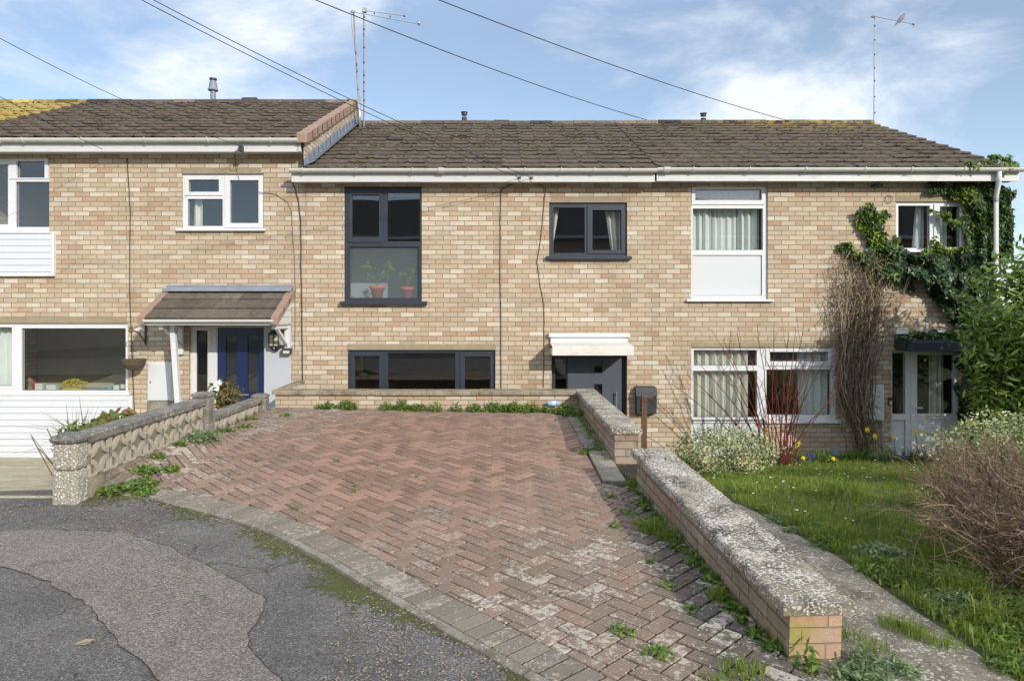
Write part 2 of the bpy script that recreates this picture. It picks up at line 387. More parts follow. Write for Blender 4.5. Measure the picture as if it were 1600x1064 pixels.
def paver(base_lo, base_hi, redzone):
    def fn(g, b):
        o = g.pos(); r = g.attr(); x, y, z = g.sep(o)
        c = g.ramp(r, [(0, [k*.86 for k in base_lo]), (.4, base_lo), (.8, base_hi), (1, [k*1.1 for k in base_hi])])
        if redzone:   # tyre-swept middle keeps its red, the margins have greyed with dirt and lichen
            q = g.node('ShaderNodeVectorMath', {0: g.scalev(g.node('ShaderNodeVectorMath', {0: o, 1: (.75, -7.2, 0)}, operation='ADD').outputs[0], (.52, .36, 0))}, operation='LENGTH').outputs['Value']
            q = g.m('ADD', q, g.m('MULTIPLY', g.m('SUBTRACT', g.noise(o, 1.3, 4, .6), .5), 1.1))
            wear = g.step(q, .52, 1.25)
        else: wear = .75
        c = g.mix(g.m('MULTIPLY', wear, .58), c, (.215,.178,.138))
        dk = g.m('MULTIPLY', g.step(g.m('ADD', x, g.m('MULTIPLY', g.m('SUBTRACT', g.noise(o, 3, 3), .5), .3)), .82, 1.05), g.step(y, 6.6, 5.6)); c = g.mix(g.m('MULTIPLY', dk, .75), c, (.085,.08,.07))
        fine = g.noise(o, 130, 3, .7); c = g.mix(1, c, g.ramp(fine, [(.3, .68), (.7, 1.32)]), 'MULTIPLY')
        big = g.noise(o, 2.1, 3); d = g.noise(o, 26, 4, .7)
        perb = g.m('MULTIPLY', g.m('SUBTRACT', g.m('FRACT', g.m('MULTIPLY', g.attr('rnd'), 17.3)), .5), .20)
        th = g.m('ADD', g.m('ADD', d, perb), g.m('ADD', g.m('MULTIPLY', g.m('SUBTRACT', big, .5), .28), g.m('MULTIPLY', g.m('SUBTRACT', g.noise(o, 95, 2, .6), .5), .30)))
        lm = g.m('MULTIPLY', g.step(th, .565, .62), g.m('ADD', g.m('MULTIPLY', g.m('POWER', wear, 1.6), .95), .04))
        c = g.mix(g.m('MULTIPLY', lm, .8), c, g.mix(g.noise(o, 60, 2), (.38,.33,.26), (.60,.555,.475)))
        sp = g.m('MULTIPLY', g.step(g.vor(o, 34), .2, .12), g.step(g.noise(o, 5, 2), .42, .56)); c = g.mix(g.m('MULTIPLY', sp, g.m('ADD', g.m('MULTIPLY', wear, .7), .1)), c, (.6,.58,.52))
        return {'Base Color': c, 'Roughness': .93, 'Specular IOR Level': .2, 'Normal': g.bump(g.noise(o, 110, 4, .75), .005, .8)}
    return fn
mat('paver_red', paver((.235,.152,.110), (.310,.190,.138), True))
mat('paver_grey', paver((.19,.168,.135), (.235,.205,.165), False))
def joint(g, b):
    o = g.pos(); m_ = g.step(g.noise(o, 3.2, 5, .7), .50, .60)
    c = g.mix(m_, (.028,.022,.015), (.075,.085,.02)); c = g.mix(1, c, g.ramp(g.noise(o, 90, 3), [(.3, .6), (.7, 1.4)]), 'MULTIPLY')
    return {'Base Color': c, 'Roughness': 1, 'Normal': g.bump(g.noise(o, 150, 4), .01, 1)}
mat('joint_soil', joint)

def asphalt(dark, light, ag, grav):
    def fn(g, b):
        o = g.pos(); n = g.noise(o, 1.5, 5, .6); c = g.mix(g.step(n, .38, .64), dark, light)
        v = g.node('ShaderNodeTexVoronoi', {'Vector': o, 'Scale': 150.}); vr = g.sep(v.outputs['Color'])[0]
        c = g.mix(1, c, g.ramp(vr, [(0, .55), (.6, 1.0), (1, 1.75)]), 'MULTIPLY')
        patch = g.step(g.noise(o, 1.1, 4, .65), .5, .6)
        ch = g.m('MULTIPLY', g.step(g.vor(o, 75), .34, .22), g.step(g.noise(o, 30, 2), .5, .6)); ch = g.m('MULTIPLY', ch, g.m('MULTIPLY', patch, grav))
        c = g.mix(ch, c, g.mix(vr, (.30,.25,.18), (.5,.47,.42)))
        sp = g.m('MULTIPLY', g.step(g.vor(o, 22), .11, .07), .5); c = g.mix(sp, c, (.5,.5,.48))
        c = g.mix(g.m('MULTIPLY', g.step(g.noise(o, 3.4, 6, .75), .58, .66), .5), c, [k*.45 for k in dark])
        cr = g.vor(g.node('ShaderNodeVectorMath', {0: o, 1: g.scalev(g.noise(o, 3, 3, .6, 0, True), (.35, .35, 0))}, operation='ADD').outputs[0], 1.35, 'DISTANCE_TO_EDGE')
        crk = g.m('MULTIPLY', g.step(cr, .012, .003), g.step(g.noise(o, .9, 2), .52, .56)); c = g.mix(g.m('MULTIPLY', crk, ag), c, (.018,.018,.015))
        h = g.m('ADD', g.m('MULTIPLY', g.m('SUBTRACT', 1, v.outputs['Distance']), .5), g.noise(o, 60, 4)); h = g.m('SUBTRACT', h, g.m('MULTIPLY', crk, ag*2))
        return {'Base Color': c, 'Roughness': .88, 'Specular IOR Level': .35, 'Normal': g.bump(h, .006, .9)}
    return fn
mat('asphalt_dark', asphalt((.104,.096,.088), (.150,.139,.125), .5, 1.))
mat('asphalt_brown', asphalt((.165,.148,.130), (.195,.176,.155), .1, .3))
def earth(g, b):
    o = g.pos(); c = g.mix(g.step(g.noise(o, 2.5, 5, .7), .4, .6), (.055,.045,.025), (.05,.075,.015))
    return {'Base Color': c, 'Roughness': 1, 'Normal': g.bump(g.noise(o, 30, 5), .03, 1)}
mat('earth', earth)
simple('soil_dark', (.04,.032,.022), 1, .4, 20, .02, 40)
def cladding(g, b):
    o = g.obj(); x, y, z = g.sep(o); f = g.m('FRACT', g.m('DIVIDE', z, .1))
    e = g.m('MINIMUM', f, g.m('SUBTRACT', 1, f)); k = g.step(e, .035, .09)
    c = g.mix(k, (.55,.56,.58), (.63,.65,.68)); c = g.mix(g.step(g.noise(g.scalev(o, (1,1,3)), 3, 4), .55, .8, 0, .12), c, (.35,.33,.28))
    return {'Base Color': c, 'Roughness': .35, 'Normal': g.bump(k, .01, .8)}
mat('cladding_white', cladding)

def glass(name, tint, ior, rough=0., boost=1.):
    m = bpy.data.materials.new(name); m.use_nodes = True; MATS[name] = m; g = G(m.node_tree)
    m.node_tree.nodes.remove(m.node_tree.nodes['Principled BSDF']); out = m.node_tree.nodes['Material Output']
    o = g.obj(); nb = g.bump(g.noise(o, 1.3, 1, .3), .004, .35)
    geo = g.node('ShaderNodeNewGeometry')          # two-sided Schlick, so the sun passes inwards too
    cs = g.m('ABSOLUTE', g.node('ShaderNodeVectorMath', {0: geo.outputs['Incoming'], 1: geo.outputs['Normal']}, operation='DOT_PRODUCT').outputs['Value'])
    f0 = ((ior-1)/(ior+1))**2
    fr = g.m('ADD', f0, g.m('MULTIPLY', 1-f0, g.m('POWER', g.m('SUBTRACT', 1, cs, clamp=True), 5)))
    gl = g.node('ShaderNodeBsdfGlossy', {'Roughness': rough, 'Normal': nb, 'Color': (1, 1, 1)}).outputs[0]
    tr = g.node('ShaderNodeBsdfTransparent', {'Color': tint}).outputs[0]
    mx = g.node('ShaderNodeMixShader', {0: g.m('MULTIPLY', fr, boost, clamp=True), 1: tr, 2: gl}).outputs[0]
    g.t.links.new(mx, out.inputs['Surface'])
glass('glass', (.86,.9,.9), 1.85, 0., 1.45); glass('glass_dark', (.18,.19,.2), 1.7, 0., 1.2); glass('glass_clear', (.92,.95,.95), 1.45, 0., 1.1)
m = bpy.data.materials.new('glass_frosted'); m.use_nodes = True; MATS['glass_frosted'] = m; g = G(m.node_tree)
m.node_tree.nodes.remove(m.node_tree.nodes['Principled BSDF'])
rf = g.node('ShaderNodeBsdfRefraction', {'IOR': 1.03, 'Roughness': .17, 'Color': (.85,.92,.92)}).outputs[0]
df = g.node('ShaderNodeBsdfPrincipled', {'Base Color': (.20,.245,.245), 'Roughness': .35}).outputs[0]
mx = g.node('ShaderNodeMixShader', {0: .36, 1: g.node('ShaderNodeBsdfTransparent', {'Color': (.92,.97,.97)}).outputs[0], 2: df}).outputs[0]; g.t.links.new(mx, m.node_tree.nodes['Material Output'].inputs[0])

def leafmat(name, stops, rough=.5, trans=.3, spec=.4):
    m = bpy.data.materials.new(name); m.use_nodes = True; MATS[name] = m; g = G(m.node_tree); b = m.node_tree.nodes['Principled BSDF']
    c = g.ramp(g.attr(), stops); c = g.mix(1, c, g.ramp(g.noise(g.obj(), 45, 2), [(.3, .8), (.7, 1.2)]), 'MULTIPLY')
    g.put(b.inputs['Base Color'], c); b.inputs['Roughness'].default_value = rough; b.inputs['Specular IOR Level'].default_value = spec
    t = g.node('ShaderNodeBsdfTranslucent', {'Color': g.mix(1, c, (1.3, 1.4, .7), 'MULTIPLY')}).outputs[0]
    mx = g.node('ShaderNodeMixShader', {0: trans, 1: b.outputs[0], 2: t}).outputs[0]
    g.t.links.new(mx, m.node_tree.nodes['Material Output'].inputs[0])
leafmat('leaf_ivy', [(0, (.018,.04,.014)), (.5, (.035,.072,.022)), (.85, (.06,.11,.035)), (1, (.11,.15,.05))], .4, .2, .5)
leafmat('leaf_ivy_new', [(0, (.07,.12,.02)), (.6, (.16,.24,.03)), (1, (.32,.38,.06))], .45, .35)
leafmat('leaf_laurel', [(0, (.05,.10,.016)), (.5, (.125,.21,.03)), (1, (.30,.39,.08))], .38, .3, .5)
leafmat('leaf_variegated', [(0, (.05,.10,.025)), (.35, (.13,.19,.06)), (.6, (.48,.48,.27)), (1, (.68,.66,.45))], .5, .3)
leafmat('leaf_weed', [(0, (.06,.11,.02)), (.6, (.13,.21,.035)), (1, (.24,.32,.07))], .6, .35)
leafmat('leaf_greygreen', [(0, (.09,.14,.06)), (.6, (.17,.24,.11)), (1, (.30,.36,.20))], .7, .3)
leafmat('leaf_hydrangea', [(0, (.07,.12,.02)), (.5, (.17,.20,.05)), (.8, (.25,.12,.06)), (1, (.32,.30,.10))], .5, .3)
leafmat('leaf_rose', [(0, (.05,.05,.02)), (.5, (.10,.11,.03)), (1, (.27,.15,.05))], .5, .3)
leafmat('grass_blade', [(0, (.125,.175,.026)), (.5, (.205,.275,.048)), (.85, (.24,.30,.065)), (.95, (.33,.34,.12)), (1, (.46,.40,.22))], .55, .35, .3)
leafmat('hedge_leaf', [(0, (.08,.10,.02)), (.5, (.16,.17,.04)), (1, (.30,.27,.09))], .6, .3)
leafmat('twig_brown', [(0, (.12,.085,.06)), (.6, (.27,.20,.145)), (1, (.45,.36,.26))], .85, 0, .2)
leafmat('twig_red', [(0, (.06,.014,.014)), (.6, (.12,.026,.024)), (1, (.20,.065,.05))], .5, 0, .4)
leafmat('twig_hedge', [(0, (.10,.058,.042)), (.6, (.205,.130,.092)), (1, (.37,.28,.20))], .8, 0, .2)
leafmat('dry_leaf', [(0, (.06,.045,.025)), (.6, (.17,.125,.07)), (1, (.33,.27,.17))], .9, .15, .2)

# ================================================================ THE GROUND
def road_h(x, y): return .10*ss(3, 5.5, y)*ss(-.8, -3.3, x)
def drive_h(x, y): return .0 + .15*ss(3, 9.5, y) + .05*ss(.2, -3.3, x)*ss(3.5, 8, y) + .02 + .115*ss(-2.8, -3.26, x)*ss(5.45, 5.9, y)*ss(7.9, 7.3, y)
def lawn_h(x, y):
    return -.70*ss(3.6, 11.4, y)*1.0 - .0*x + .012*math.sin(x*3.1+y*2)*math.cos(y*2.3)
def path_h(x, y): return lawn_h(2.3, y) + .0 + (-.25*ss(8.3, 10, y))
def lp_h(x, y): return .11 - .80*(y-5.5)/5.2 if y > 5.5 else .11
def gridmesh(name, xs, ys, h, m, skirt=0, keep=None, rndf=None):
    mb = MB(); nx, ny = len(xs), len(ys)
    for y in ys:
        for x in xs: mb.v.append((x, y, h(x, y)))
    for j in range(ny-1):
        for i in range(nx-1):
            if keep and not keep((xs[i]+xs[i+1])/2, (ys[j]+ys[j+1])/2): continue
            mb.face((j*nx+i, j*nx+i+1, (j+1)*nx+i+1, (j+1)*nx+i))
    if skirt:
        def sk(a, b): mb.quad(a, b, (b[0], b[1], b[2]-skirt), (a[0], a[1], a[2]-skirt))
        for i in range(nx-1):
            sk(mb.v[i], mb.v[i+1]); sk(mb.v[(ny-1)*nx+i+1], mb.v[(ny-1)*nx+i])
        for j in range(ny-1):
            sk(mb.v[(j+1)*nx], mb.v[j*nx]); sk(mb.v[j*nx+nx-1], mb.v[(j+1)*nx+nx-1])
    return struct(mb.build(name, m, smooth=False))
def lin(a, b, n): return [a+(b-a)*i/n for i in range(n+1)]
mb = MB(); mb.quad((-600,-600,-1.2),(600,-600,-1.2),(600,900,-1.2),(-600,900,-1.2)); struct(mb.build('ground', 'earth'))

ARC = [(-3.62,5.74),(-3.3,5.66),(-2.85,5.53),(-2.41,5.33),(-1.79,4.98),(-1.17,4.43),(-.66,3.87),(-.27,3.45),(.05,3.1),(.26,2.87),(.62,2.45),(1.0,2.05),(1.4,1.6)]
def catmull(pts, n):
    out = []
    P4 = [pts[0]] + list(pts) + [pts[-1]]
    for i in range(len(pts)-1):
        p0, p1, p2, p3 = [np.array(q, float) for q in P4[i:i+4]]
        for k in range(n):
            t = k/n; out.append(tuple(.5*((2*p1)+(-p0+p2)*t+(2*p0-5*p1+4*p2-p3)*t*t+(-p0+3*p1-3*p2+p3)*t**3)))
    out.append(tuple(pts[-1])); return out
arc = catmull(ARC, 12)
A = np.array(arc)
dA = np.gradient(A, axis=0); dA /= np.linalg.norm(dA, axis=1)[:, None]
NIN = np.stack([-dA[:, 1], dA[:, 0]], 1)         # towards the drive (inside)
def arcdist(x, y):
    d = (A[:, 0]-x)**2 + (A[:, 1]-y)**2; i = int(d.argmin()); q = A[i]; n = NIN[i]
    return (x-q[0])*n[0] + (y-q[1])*n[1], i
# road: everything on the near side of the arc, reaching far out both ways
mb = MB()
cols = [(-40, 5.5), (-12, 5.5), (-6, 5.52), (-3.62, 5.74)] + [tuple(a) for a in arc[1:]] + [(1.6, 1.5), (4, 1.5), (12, 1.5), (40, 1.5)]
for (x, y) in cols:
    for k in range(25):
        t = (k/24)**1.5; yy = y + (-40 - y)*t; mb.v.append((x, yy, road_h(x, yy)))
for i in range(len(cols)-1):
    for k in range(24): mb.face((i*25+k, i*25+k+1, (i+1)*25+k+1, (i+1)*25+k))
road = struct(mb.build('road', 'asphalt_dark'))
# repaired strip of brown tarmac, a sheet 4 mm above
def gp(px, py, z=0.0):
    for _ in range(3):
        Y = F*(CAMZ-z)/(py-CY); X = (px-CX)/F*Y; z = road_h(X, Y)
    return X, Y
top = [(-260,838),(-60,832),(60,829),(120,830),(180,832),(225,842),(262,855),(300,872),(330,888),(372,910),(417,936)]
bot = [(-260,850),(-60,862),(0,884),(40,896),(75,910),(105,926),(133,944),(155,968),(176,994),(205,1024),(250,1064)]
tops = catmull([gp(*p) for p in top], 4); bots = catmull([gp(*p) for p in bot], 4)
rng2 = random.Random(3)
mb = MB(); n = min(len(tops), len(bots))
right = catmull([gp(417,936), gp(410,955), gp(388,1000), gp(408,1032), gp(450,1075), gp(520,1180)], 4)
lower = bots + [gp(330, 1150)]
def densify(P_):
    out = []
    for a, b in zip(P_, P_[1:]+P_[:1]):
        k = max(1, int(math.hypot(b[0]-a[0], b[1]-a[1])/.05)); out += [(a[0]+(b[0]-a[0])*i/k, a[1]+(b[1]-a[1])*i/k) for i in range(k)]
    return out
pl = [(x+rng2.uniform(-.012,.012), y+rng2.uniform(-.014,.014)) for x, y in densify(tops + right[1:] + lower[::-1])]
bmz = bmesh.new(); vs = [bmz.verts.new((x, y, 0)) for x, y in pl]; f = bmz.faces.new(vs); bmesh.ops.triangulate(bmz, faces=[f])
bmesh.ops.subdivide_edges(bmz, edges=[e for e in bmz.edges if e.calc_length() > .5], cuts=2)
for v in bmz.verts: v.co.z = road_h(v.co.x, v.co.y) + .005
for f in bmz.faces:
    if f.normal.z < 0: f.normal_flip()
mb.v = [tuple(v.co) for v in bmz.verts]; bmz.verts.index_update()
for f in bmz.faces: mb.face([v.index for v in f.verts])
bmz.free(); struct(mb.build('tarmac_patch', 'asphalt_brown'))
mb = MB()                                           # dirty seam where the repair meets the old surface
for a, b in zip(pl, pl[1:]):
    dx_, dy_ = b[0]-a[0], b[1]-a[1]; l_ = math.hypot(dx_, dy_)+1e-6; wd = .0008+.0022*rng2.random(); nx_, ny_ = -dy_/l_*wd, dx_/l_*wd
    if a[1] < 2.2: continue
    za, zb = road_h(*a)+.0068, road_h(*b)+.0068; mb.quad((a[0]-nx_,a[1]-ny_,za), (b[0]-nx_,b[1]-ny_,zb), (b[0]+nx_,b[1]+ny_,zb), (a[0]+nx_,a[1]+ny_,za))
struct(mb.build('tarmac_seam', 'soil_dark'))

# ---- driveway: bed with moss and soil joints, then every paver as geometry in one mesh
XL, XR, YB = -3.30, 1.10, 9.76
def in_drive(x, y): return arcdist(x, y)[0] > 0.0
mb = MB()
M_ = 40
inner = []
for (x, y) in [tuple(a) for a in arc]:
    for k in range(31):
        yy = y + (YB - y)*(k/30); 
        mb.v.append((x, yy, drive_h(x, yy) - .017))
for i in range(len(arc)-1):
    for k in range(30): mb.face((i*31+k, i*31+k+1, (i+1)*31+k+1, (i+1)*31+k)[::-1])
mb.quad((XL,YB,.16),(1.4,YB,.16),(1.4,YB,-1.15),(XL,YB,-1.15))
struct(mb.build('driveway_bed', 'joint_soil'))
def clip(poly, n, d):            # keep n.p >= d
    out = []
    for i in range(len(poly)):
        a, b = poly[i], poly[(i+1) % len(poly)]; da = a[0]*n[0]+a[1]*n[1]-d; db = b[0]*n[0]+b[1]*n[1]-d
        if da >= 0: out.append(a)
        if (da >= 0) != (db >= 0):
            t = da/(da-db); out.append((a[0]+(b[0]-a[0])*t, a[1]+(b[1]-a[1])*t))
    return out
def parea(p): return abs(sum(p[i][0]*p[(i+1)%len(p)][1]-p[(i+1)%len(p)][0]*p[i][1] for i in range(len(p))))/2
def paver_poly(mb, poly, rr):
    cx = sum(p[0] for p in poly)/len(poly); cy = sum(p[1] for p in poly)/len(poly)
    dz = rr.uniform(-.0018, .0022); tx, ty = rr.uniform(-.007, .007), rr.uniform(-.007, .007)
    def top(p, e, zz):
        q = (cx+(p[0]-cx)*e[0], cy+(p[1]-cy)*e[1]); return (q[0], q[1], drive_h(q[0], q[1]) + dz + tx*(q[0]-cx) + ty*(q[1]-cy) + zz)
    w = max(max(p[0] for p in poly)-min(p[0] for p in poly), .02); h = max(max(p[1] for p in poly)-min(p[1] for p in poly), .02)
    e1 = (1-.004/w*2, 1-.004/h*2)
    n = len(mb.v); k = len(poly)
    for p in poly: mb.v.append(top(p, (1, 1), -.018))
    for p in poly: mb.v.append(top(p, (1, 1), -.0045))
    for p in poly: mb.v.append(top(p, e1, 0))
    mb.rnd = rr.random()
    mb.face(range(n+2*k, n+3*k))
    for a in range(2):
        for i in range(k): mb.face((n+a*k+i, n+a*k+(i+1)%k, n+(a+1)*k+(i+1)%k, n+(a+1)*k+i))
rr = random.Random(11)
mb = MB(); L_, W_ = .2, .1; gap = .0062; c45 = math.cos(R(45))
BORD = .215
for i in range(-70, 110):
    for j in range(-70, 110):
        # herringbone cell: horizontal brick at (i,j) if (i-j)%4==0 ; vertical if (i-j)%4==2 (unit .1)
        kx = (i-j) % 4
        if kx == 0: r_ = (i*W_, j*W_, i*W_+L_, j*W_+W_)
        elif kx == 3: r_ = (i*W_, j*W_, i*W_+W_, j*W_+L_)
        else: continue
        q = [(r_[0]+gap, r_[1]+gap), (r_[2]-gap, r_[1]+gap), (r_[2]-gap, r_[3]-gap), (r_[0]+gap, r_[3]-gap)]
        q = [((a-b)*c45 - 1.5, (a+b)*c45 + 5.6) for a, b in q]
        cx = sum(p[0] for p in q)/4; cy = sum(p[1] for p in q)/4
        if not (XL-.15 < cx < 1.5 and 1.5 < cy < YB+.1): continue
        d, ai = arcdist(cx, cy)
        if d < BORD-.13: continue
        if d < BORD+.2:
            nn = NIN[ai]; q = clip(q, nn, A[ai].dot(nn) + BORD)
        if len(q) < 3: continue
        q = clip(q, (1, 0), XL); q = clip(q, (0, -1), -YB)
        if len(q) < 3: continue
        xr = .885 if cy > 5.95 else (1.20 + .10*(5.95-cy)/2.85)
        q = clip(q, (-1, 0), -xr)
        if len(q) < 3 or parea(q) < .0009: continue
        paver_poly(mb, q, rr)
# soldier course along the arc
sl = np.concatenate([[0], np.cumsum(np.linalg.norm(np.diff(A, axis=0), axis=1))])
def at_s(s):
    x = np.interp(s, sl, A[:, 0]); y = np.interp(s, sl, A[:, 1]); nx = np.interp(s, sl, NIN[:, 0]); ny = np.interp(s, sl, NIN[:, 1])
    return np.array((x, y)), np.array((nx, ny))/math.hypot(nx, ny)
mb.cur = 1
s = .32
while s < sl[-1]-.12:
    p0, n0 = at_s(s+.0065); p1, n1 = at_s(s+.104-.0065)
    q = [tuple(p0+n0*.004), tuple(p1+n1*.004), tuple(p1+n1*(BORD-.006)), tuple(p0+n0*(BORD-.006))]
    if q[0][0] < 1.3: paver_poly(mb, q, rr)
    s += .104
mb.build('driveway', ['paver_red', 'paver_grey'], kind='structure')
# concrete edging slabs on the right of the drive
mb = MB(); y = 5.98
for (ya, yb, xa, xb) in ((6.0, 7.12, .90, 1.10),):
    za, zb = drive_h(1, ya)+.022, drive_h(1, yb)+.022
    n = len(mb.v); mb.v += [(xa,ya,za-.09),(xb,ya,za-.09),(xb,yb,zb-.09),(xa,yb,zb-.09),(xa,ya,za),(xb,ya,za),(xb,yb,zb),(xa,yb,zb)]
    for q in ((0,3,2,1),(4,5,6,7),(0,1,5,4),(1,2,6,5),(2,3,7,6),(3,0,4,7)): mb.face([n+i for i in q])
tag(mb.build('edging_slab', 'kerb', origin=None, bevel=.006), 'pale lichened concrete edging slab flush with the drive beside the low brick wall', 'edging slab')
mb = MB(); y = 7.14
while y < 9.6:
    yb = min(y+.44, 9.74); za, zb = drive_h(1, y)+.004, drive_h(1, yb)+.004
    n = len(mb.v); xa, xb = .89, 1.10; mb.v += [(xa,y,za-.09),(xb,y,za-.09),(xb,yb-.012,zb-.09),(xa,yb-.012,zb-.09),(xa,y,za),(xb,y,za),(xb,yb-.012,zb),(xa,yb-.012,zb)]
    for q in ((0,3,2,1),(4,5,6,7),(0,1,5,4),(1,2,6,5),(2,3,7,6),(3,0,4,7)): mb.face([n+i for i in q])
    y = yb
struct(mb.build('driveway_edge', 'coping_dark', bevel=.005))
# kerb edging outside the arc
mb = MB(); s = .25
while s < sl[-1]-.3:
    e = min(s+.9, sl[-1]-.05); ks = np.linspace(s+.004, e-.004, 7); prev = None
    for k in ks:
        p, nn = at_s(k); a = p - nn*.052; b = p - nn*.002; zt = drive_h(*p)-.002; zb = road_h(*a)-.08
        ring = [(a[0],a[1],zb),(a[0],a[1],zt-.006),(a[0]+nn[0]*.008,a[1]+nn[1]*.008,zt),(b[0],b[1],zt),(b[0],b[1],zb)]
        n = len(mb.v); mb.v += ring
        if prev is not None:
            for i in range(4): mb.face((prev+i, n+i, n+i+1, prev+i+1)[::-1])
        else: mb.face((n,n+1,n+2,n+3,n+4))
        prev = n
    mb.face((prev+4,prev+3,prev+2,prev+1,prev)); s += .9
struct(mb.build('kerb', 'kerb'))

# ---- left paving: large pale slabs on the slope to the left house
gridmesh('paving_bed', [-20,-12,-6,-4.5,-3.45], [5.45,6,7,8,9,10.66], lambda x, y: lp_h(x, y)-.015, 'soil_dark', skirt=1.2)
mb = MB(); rr = random.Random(5); y = 5.47
for rown, hh in enumerate((.92, .62, .62, .9, .62, .62, .85)):
    x = -3.47 - (.0 if rown % 2 else .35)*0
    first = True
    while x > -9:
        ww = rr.choice((.62, .93)) if not first else (1.05 if rown == 0 else .75); first = False
        x0, x1 = x-ww+.014, x; y0, y1 = y+.006, min(y+hh-.008, 10.65); rr_ = rr.uniform(-.004, .004); mb.rnd = rr.random()
        if y1 > y0:
            sk = .10*(1 if rown == 0 else 0)
            n = len(mb.v)
            for zz in (-.03, 0):
                for (a, b) in ((x0+sk, y0), (x1, y0), (x1, y1), (x0, y1)): mb.v.append((a, b, lp_h(a, b)+zz+rr_))
            for q in ((0,3,2,1),(4,5,6,7),(0,1,5,4),(1,2,6,5),(2,3,7,6),(3,0,4,7)): mb.face([n+i for i in q])
        x -= ww
    y += hh
struct(mb.build('paving', 'slab_pale', bevel=.004))
# ---- path on the right and lawn
gridmesh('garden_path', lin(1.20, 2.22, 8), lin(1.5, 10.66, 70), lambda x, y: path_h(x, y) + .012*mnoise.noise(Vector((x*5, y*5, 0))), 'path_concrete', skirt=1.0)
def lawn_z(x, y): return lawn_h(x, y) + .012*mnoise.noise(Vector((x*2.2, y*2.2, 1)))
gridmesh('lawn', lin(2.221, 6.2, 34)+[8, 14, 30], [1.5, 2.2]+lin(2.6, 10.66, 70), lawn_z, 'earth', skirt=1.2)

# ================================================================ THE TERRACE
SOFF = .25; YE = YF - SOFF
def eave(py): return CAMZ + (CY-py)*YE/F
def roof_tiles(mb, x0, x1, ye, ze, yr, zr, rows, tw, rr, xoff=0.):
    n_t = Vector((0, -(zr-ze), (yr-ye))).normalized(); sl_ = Vector((0, yr-ye, zr-ze)); L = sl_.length; u = sl_.normalized()
    pitch = L/rows; x = x0 + xoff
    prof = [(0,.003),(.015,.014),(.05,.014),(.065,.004),(tw-.10,.002),(tw,.004)]
    ncol = int((x1-x0)/tw)+2
    colj = [rr.uniform(-.004, .004) for _ in range(ncol)]
    for r in range(rows):
        for c in range(ncol):
            xa = x0 + c*tw; xb = min(xa+tw, x1)
            if xb - xa < .05: continue
            tone = min(.8, max(.2, .5 + rr.gauss(0, .10))); mb.rnd = tone
            j = rr.uniform(-.007, .007); lift = .004+rr.uniform(0, .006)*(1 if rr.random() < .75 else 2); skew = rr.uniform(-.005, .005) + colj[c]*.3
            n = len(mb.v)
            pr = [(min(p, xb-xa), h) for p, h in prof]
            for (s0, base) in ((r*pitch - .03 + j, .034+lift), ((r+1)*pitch - .062, .016), ((r+1)*pitch + .015, .010)):
                for (px_, h) in pr:
                    q = Vector((xa+px_, ye, ze)) + u*(s0 + skew*(px_/tw)*6*(1 if base > .02 else 0)) + n_t*(base + h); mb.v.append(tuple(q))
            k = len(pr)
            for b_ in (0, 1):
                mb.rnd = tone if b_ == 0 else .02  # upper strip darkened: painted shadow line below the next course
                for i in range(k-1): mb.face((n+b_*k+i, n+b_*k+i+1, n+(b_+1)*k+i+1, n+(b_+1)*k+i))
            nb = len(mb.v); mb.rnd = .92 if rr.random() < .85 else .3      # leading edge, painted pale to read as sunlit
            for (px_, h) in pr:
                q = Vector((xa+px_, ye, ze)) + u*(r*pitch - .03 + j + skew*(px_/tw)*6) + n_t*(.034+lift + h - .020); mb.v.append(tuple(q))
            for i in range(k-1): mb.face((nb+i, nb+i+1, n+i+1, n+i))
            nb2 = len(mb.v); mb.rnd = 0  # underside of the edge in the darkest tone, painted shadow gap
            for (px_, h) in pr:
                q = Vector((xa+px_, ye, ze)) + u*(r*pitch - .018 + j + skew*(px_/tw)*6) + n_t*(.0+lift + h - .004); mb.v.append(tuple(q))
            for i in range(k-1): mb.face((nb2+i, nb2+i+1, nb+i+1, nb+i))
            mb.rnd = .1
            mb.face((nb+k-1, n+2*k-1, n+k-1)); mb.face((nb, n, n+k))
def gutter(mb, x0, x1, yc, zc, r=.055):
    seg = 10; xs = [x0, x1]; n = len(mb.v)
    for x in xs:
        for i in range(seg+1):
            a = math.pi + math.pi*i/seg; mb.v.append((x, yc + r*math.cos(a), zc + r*1.0*math.sin(a)))
        for i in range(seg+1):
            a = 2*math.pi - math.pi*i/seg; mb.v.append((x, yc + (r-.006)*math.cos(a), zc+.004 + (r-.006)*math.sin(a)))
    k = 2*seg+2
    for i in range(k): mb.face((n+i, n+k+i, n+k+(i+1)%k, n+(i+1)%k))
    mb.face(range(n, n+seg+1)); mb.face([n+k+i for i in range(seg+1)][::-1])
def brackets(mb, xs, yc, zc, r=.055, w=.02):
    for x in xs:
        seg = 8
        for a0 in range(seg):
            a = math.pi + math.pi*a0/seg; b = math.pi + math.pi*(a0+1)/seg; R1, R2 = r+.001, r+.010
            pts = [(x, yc+R1*math.cos(a), zc+R1*math.sin(a)), (x, yc+R2*math.cos(a), zc+R2*math.sin(a)), (x, yc+R2*math.cos(b), zc+R2*math.sin(b)), (x, yc+R1*math.cos(b), zc+R1*math.sin(b))]
            mb.prism(pts, (w, 0, 0))
        mb.box(x, x+w, yc-r-.010, yc-r+.008, zc-.004, zc+.009)

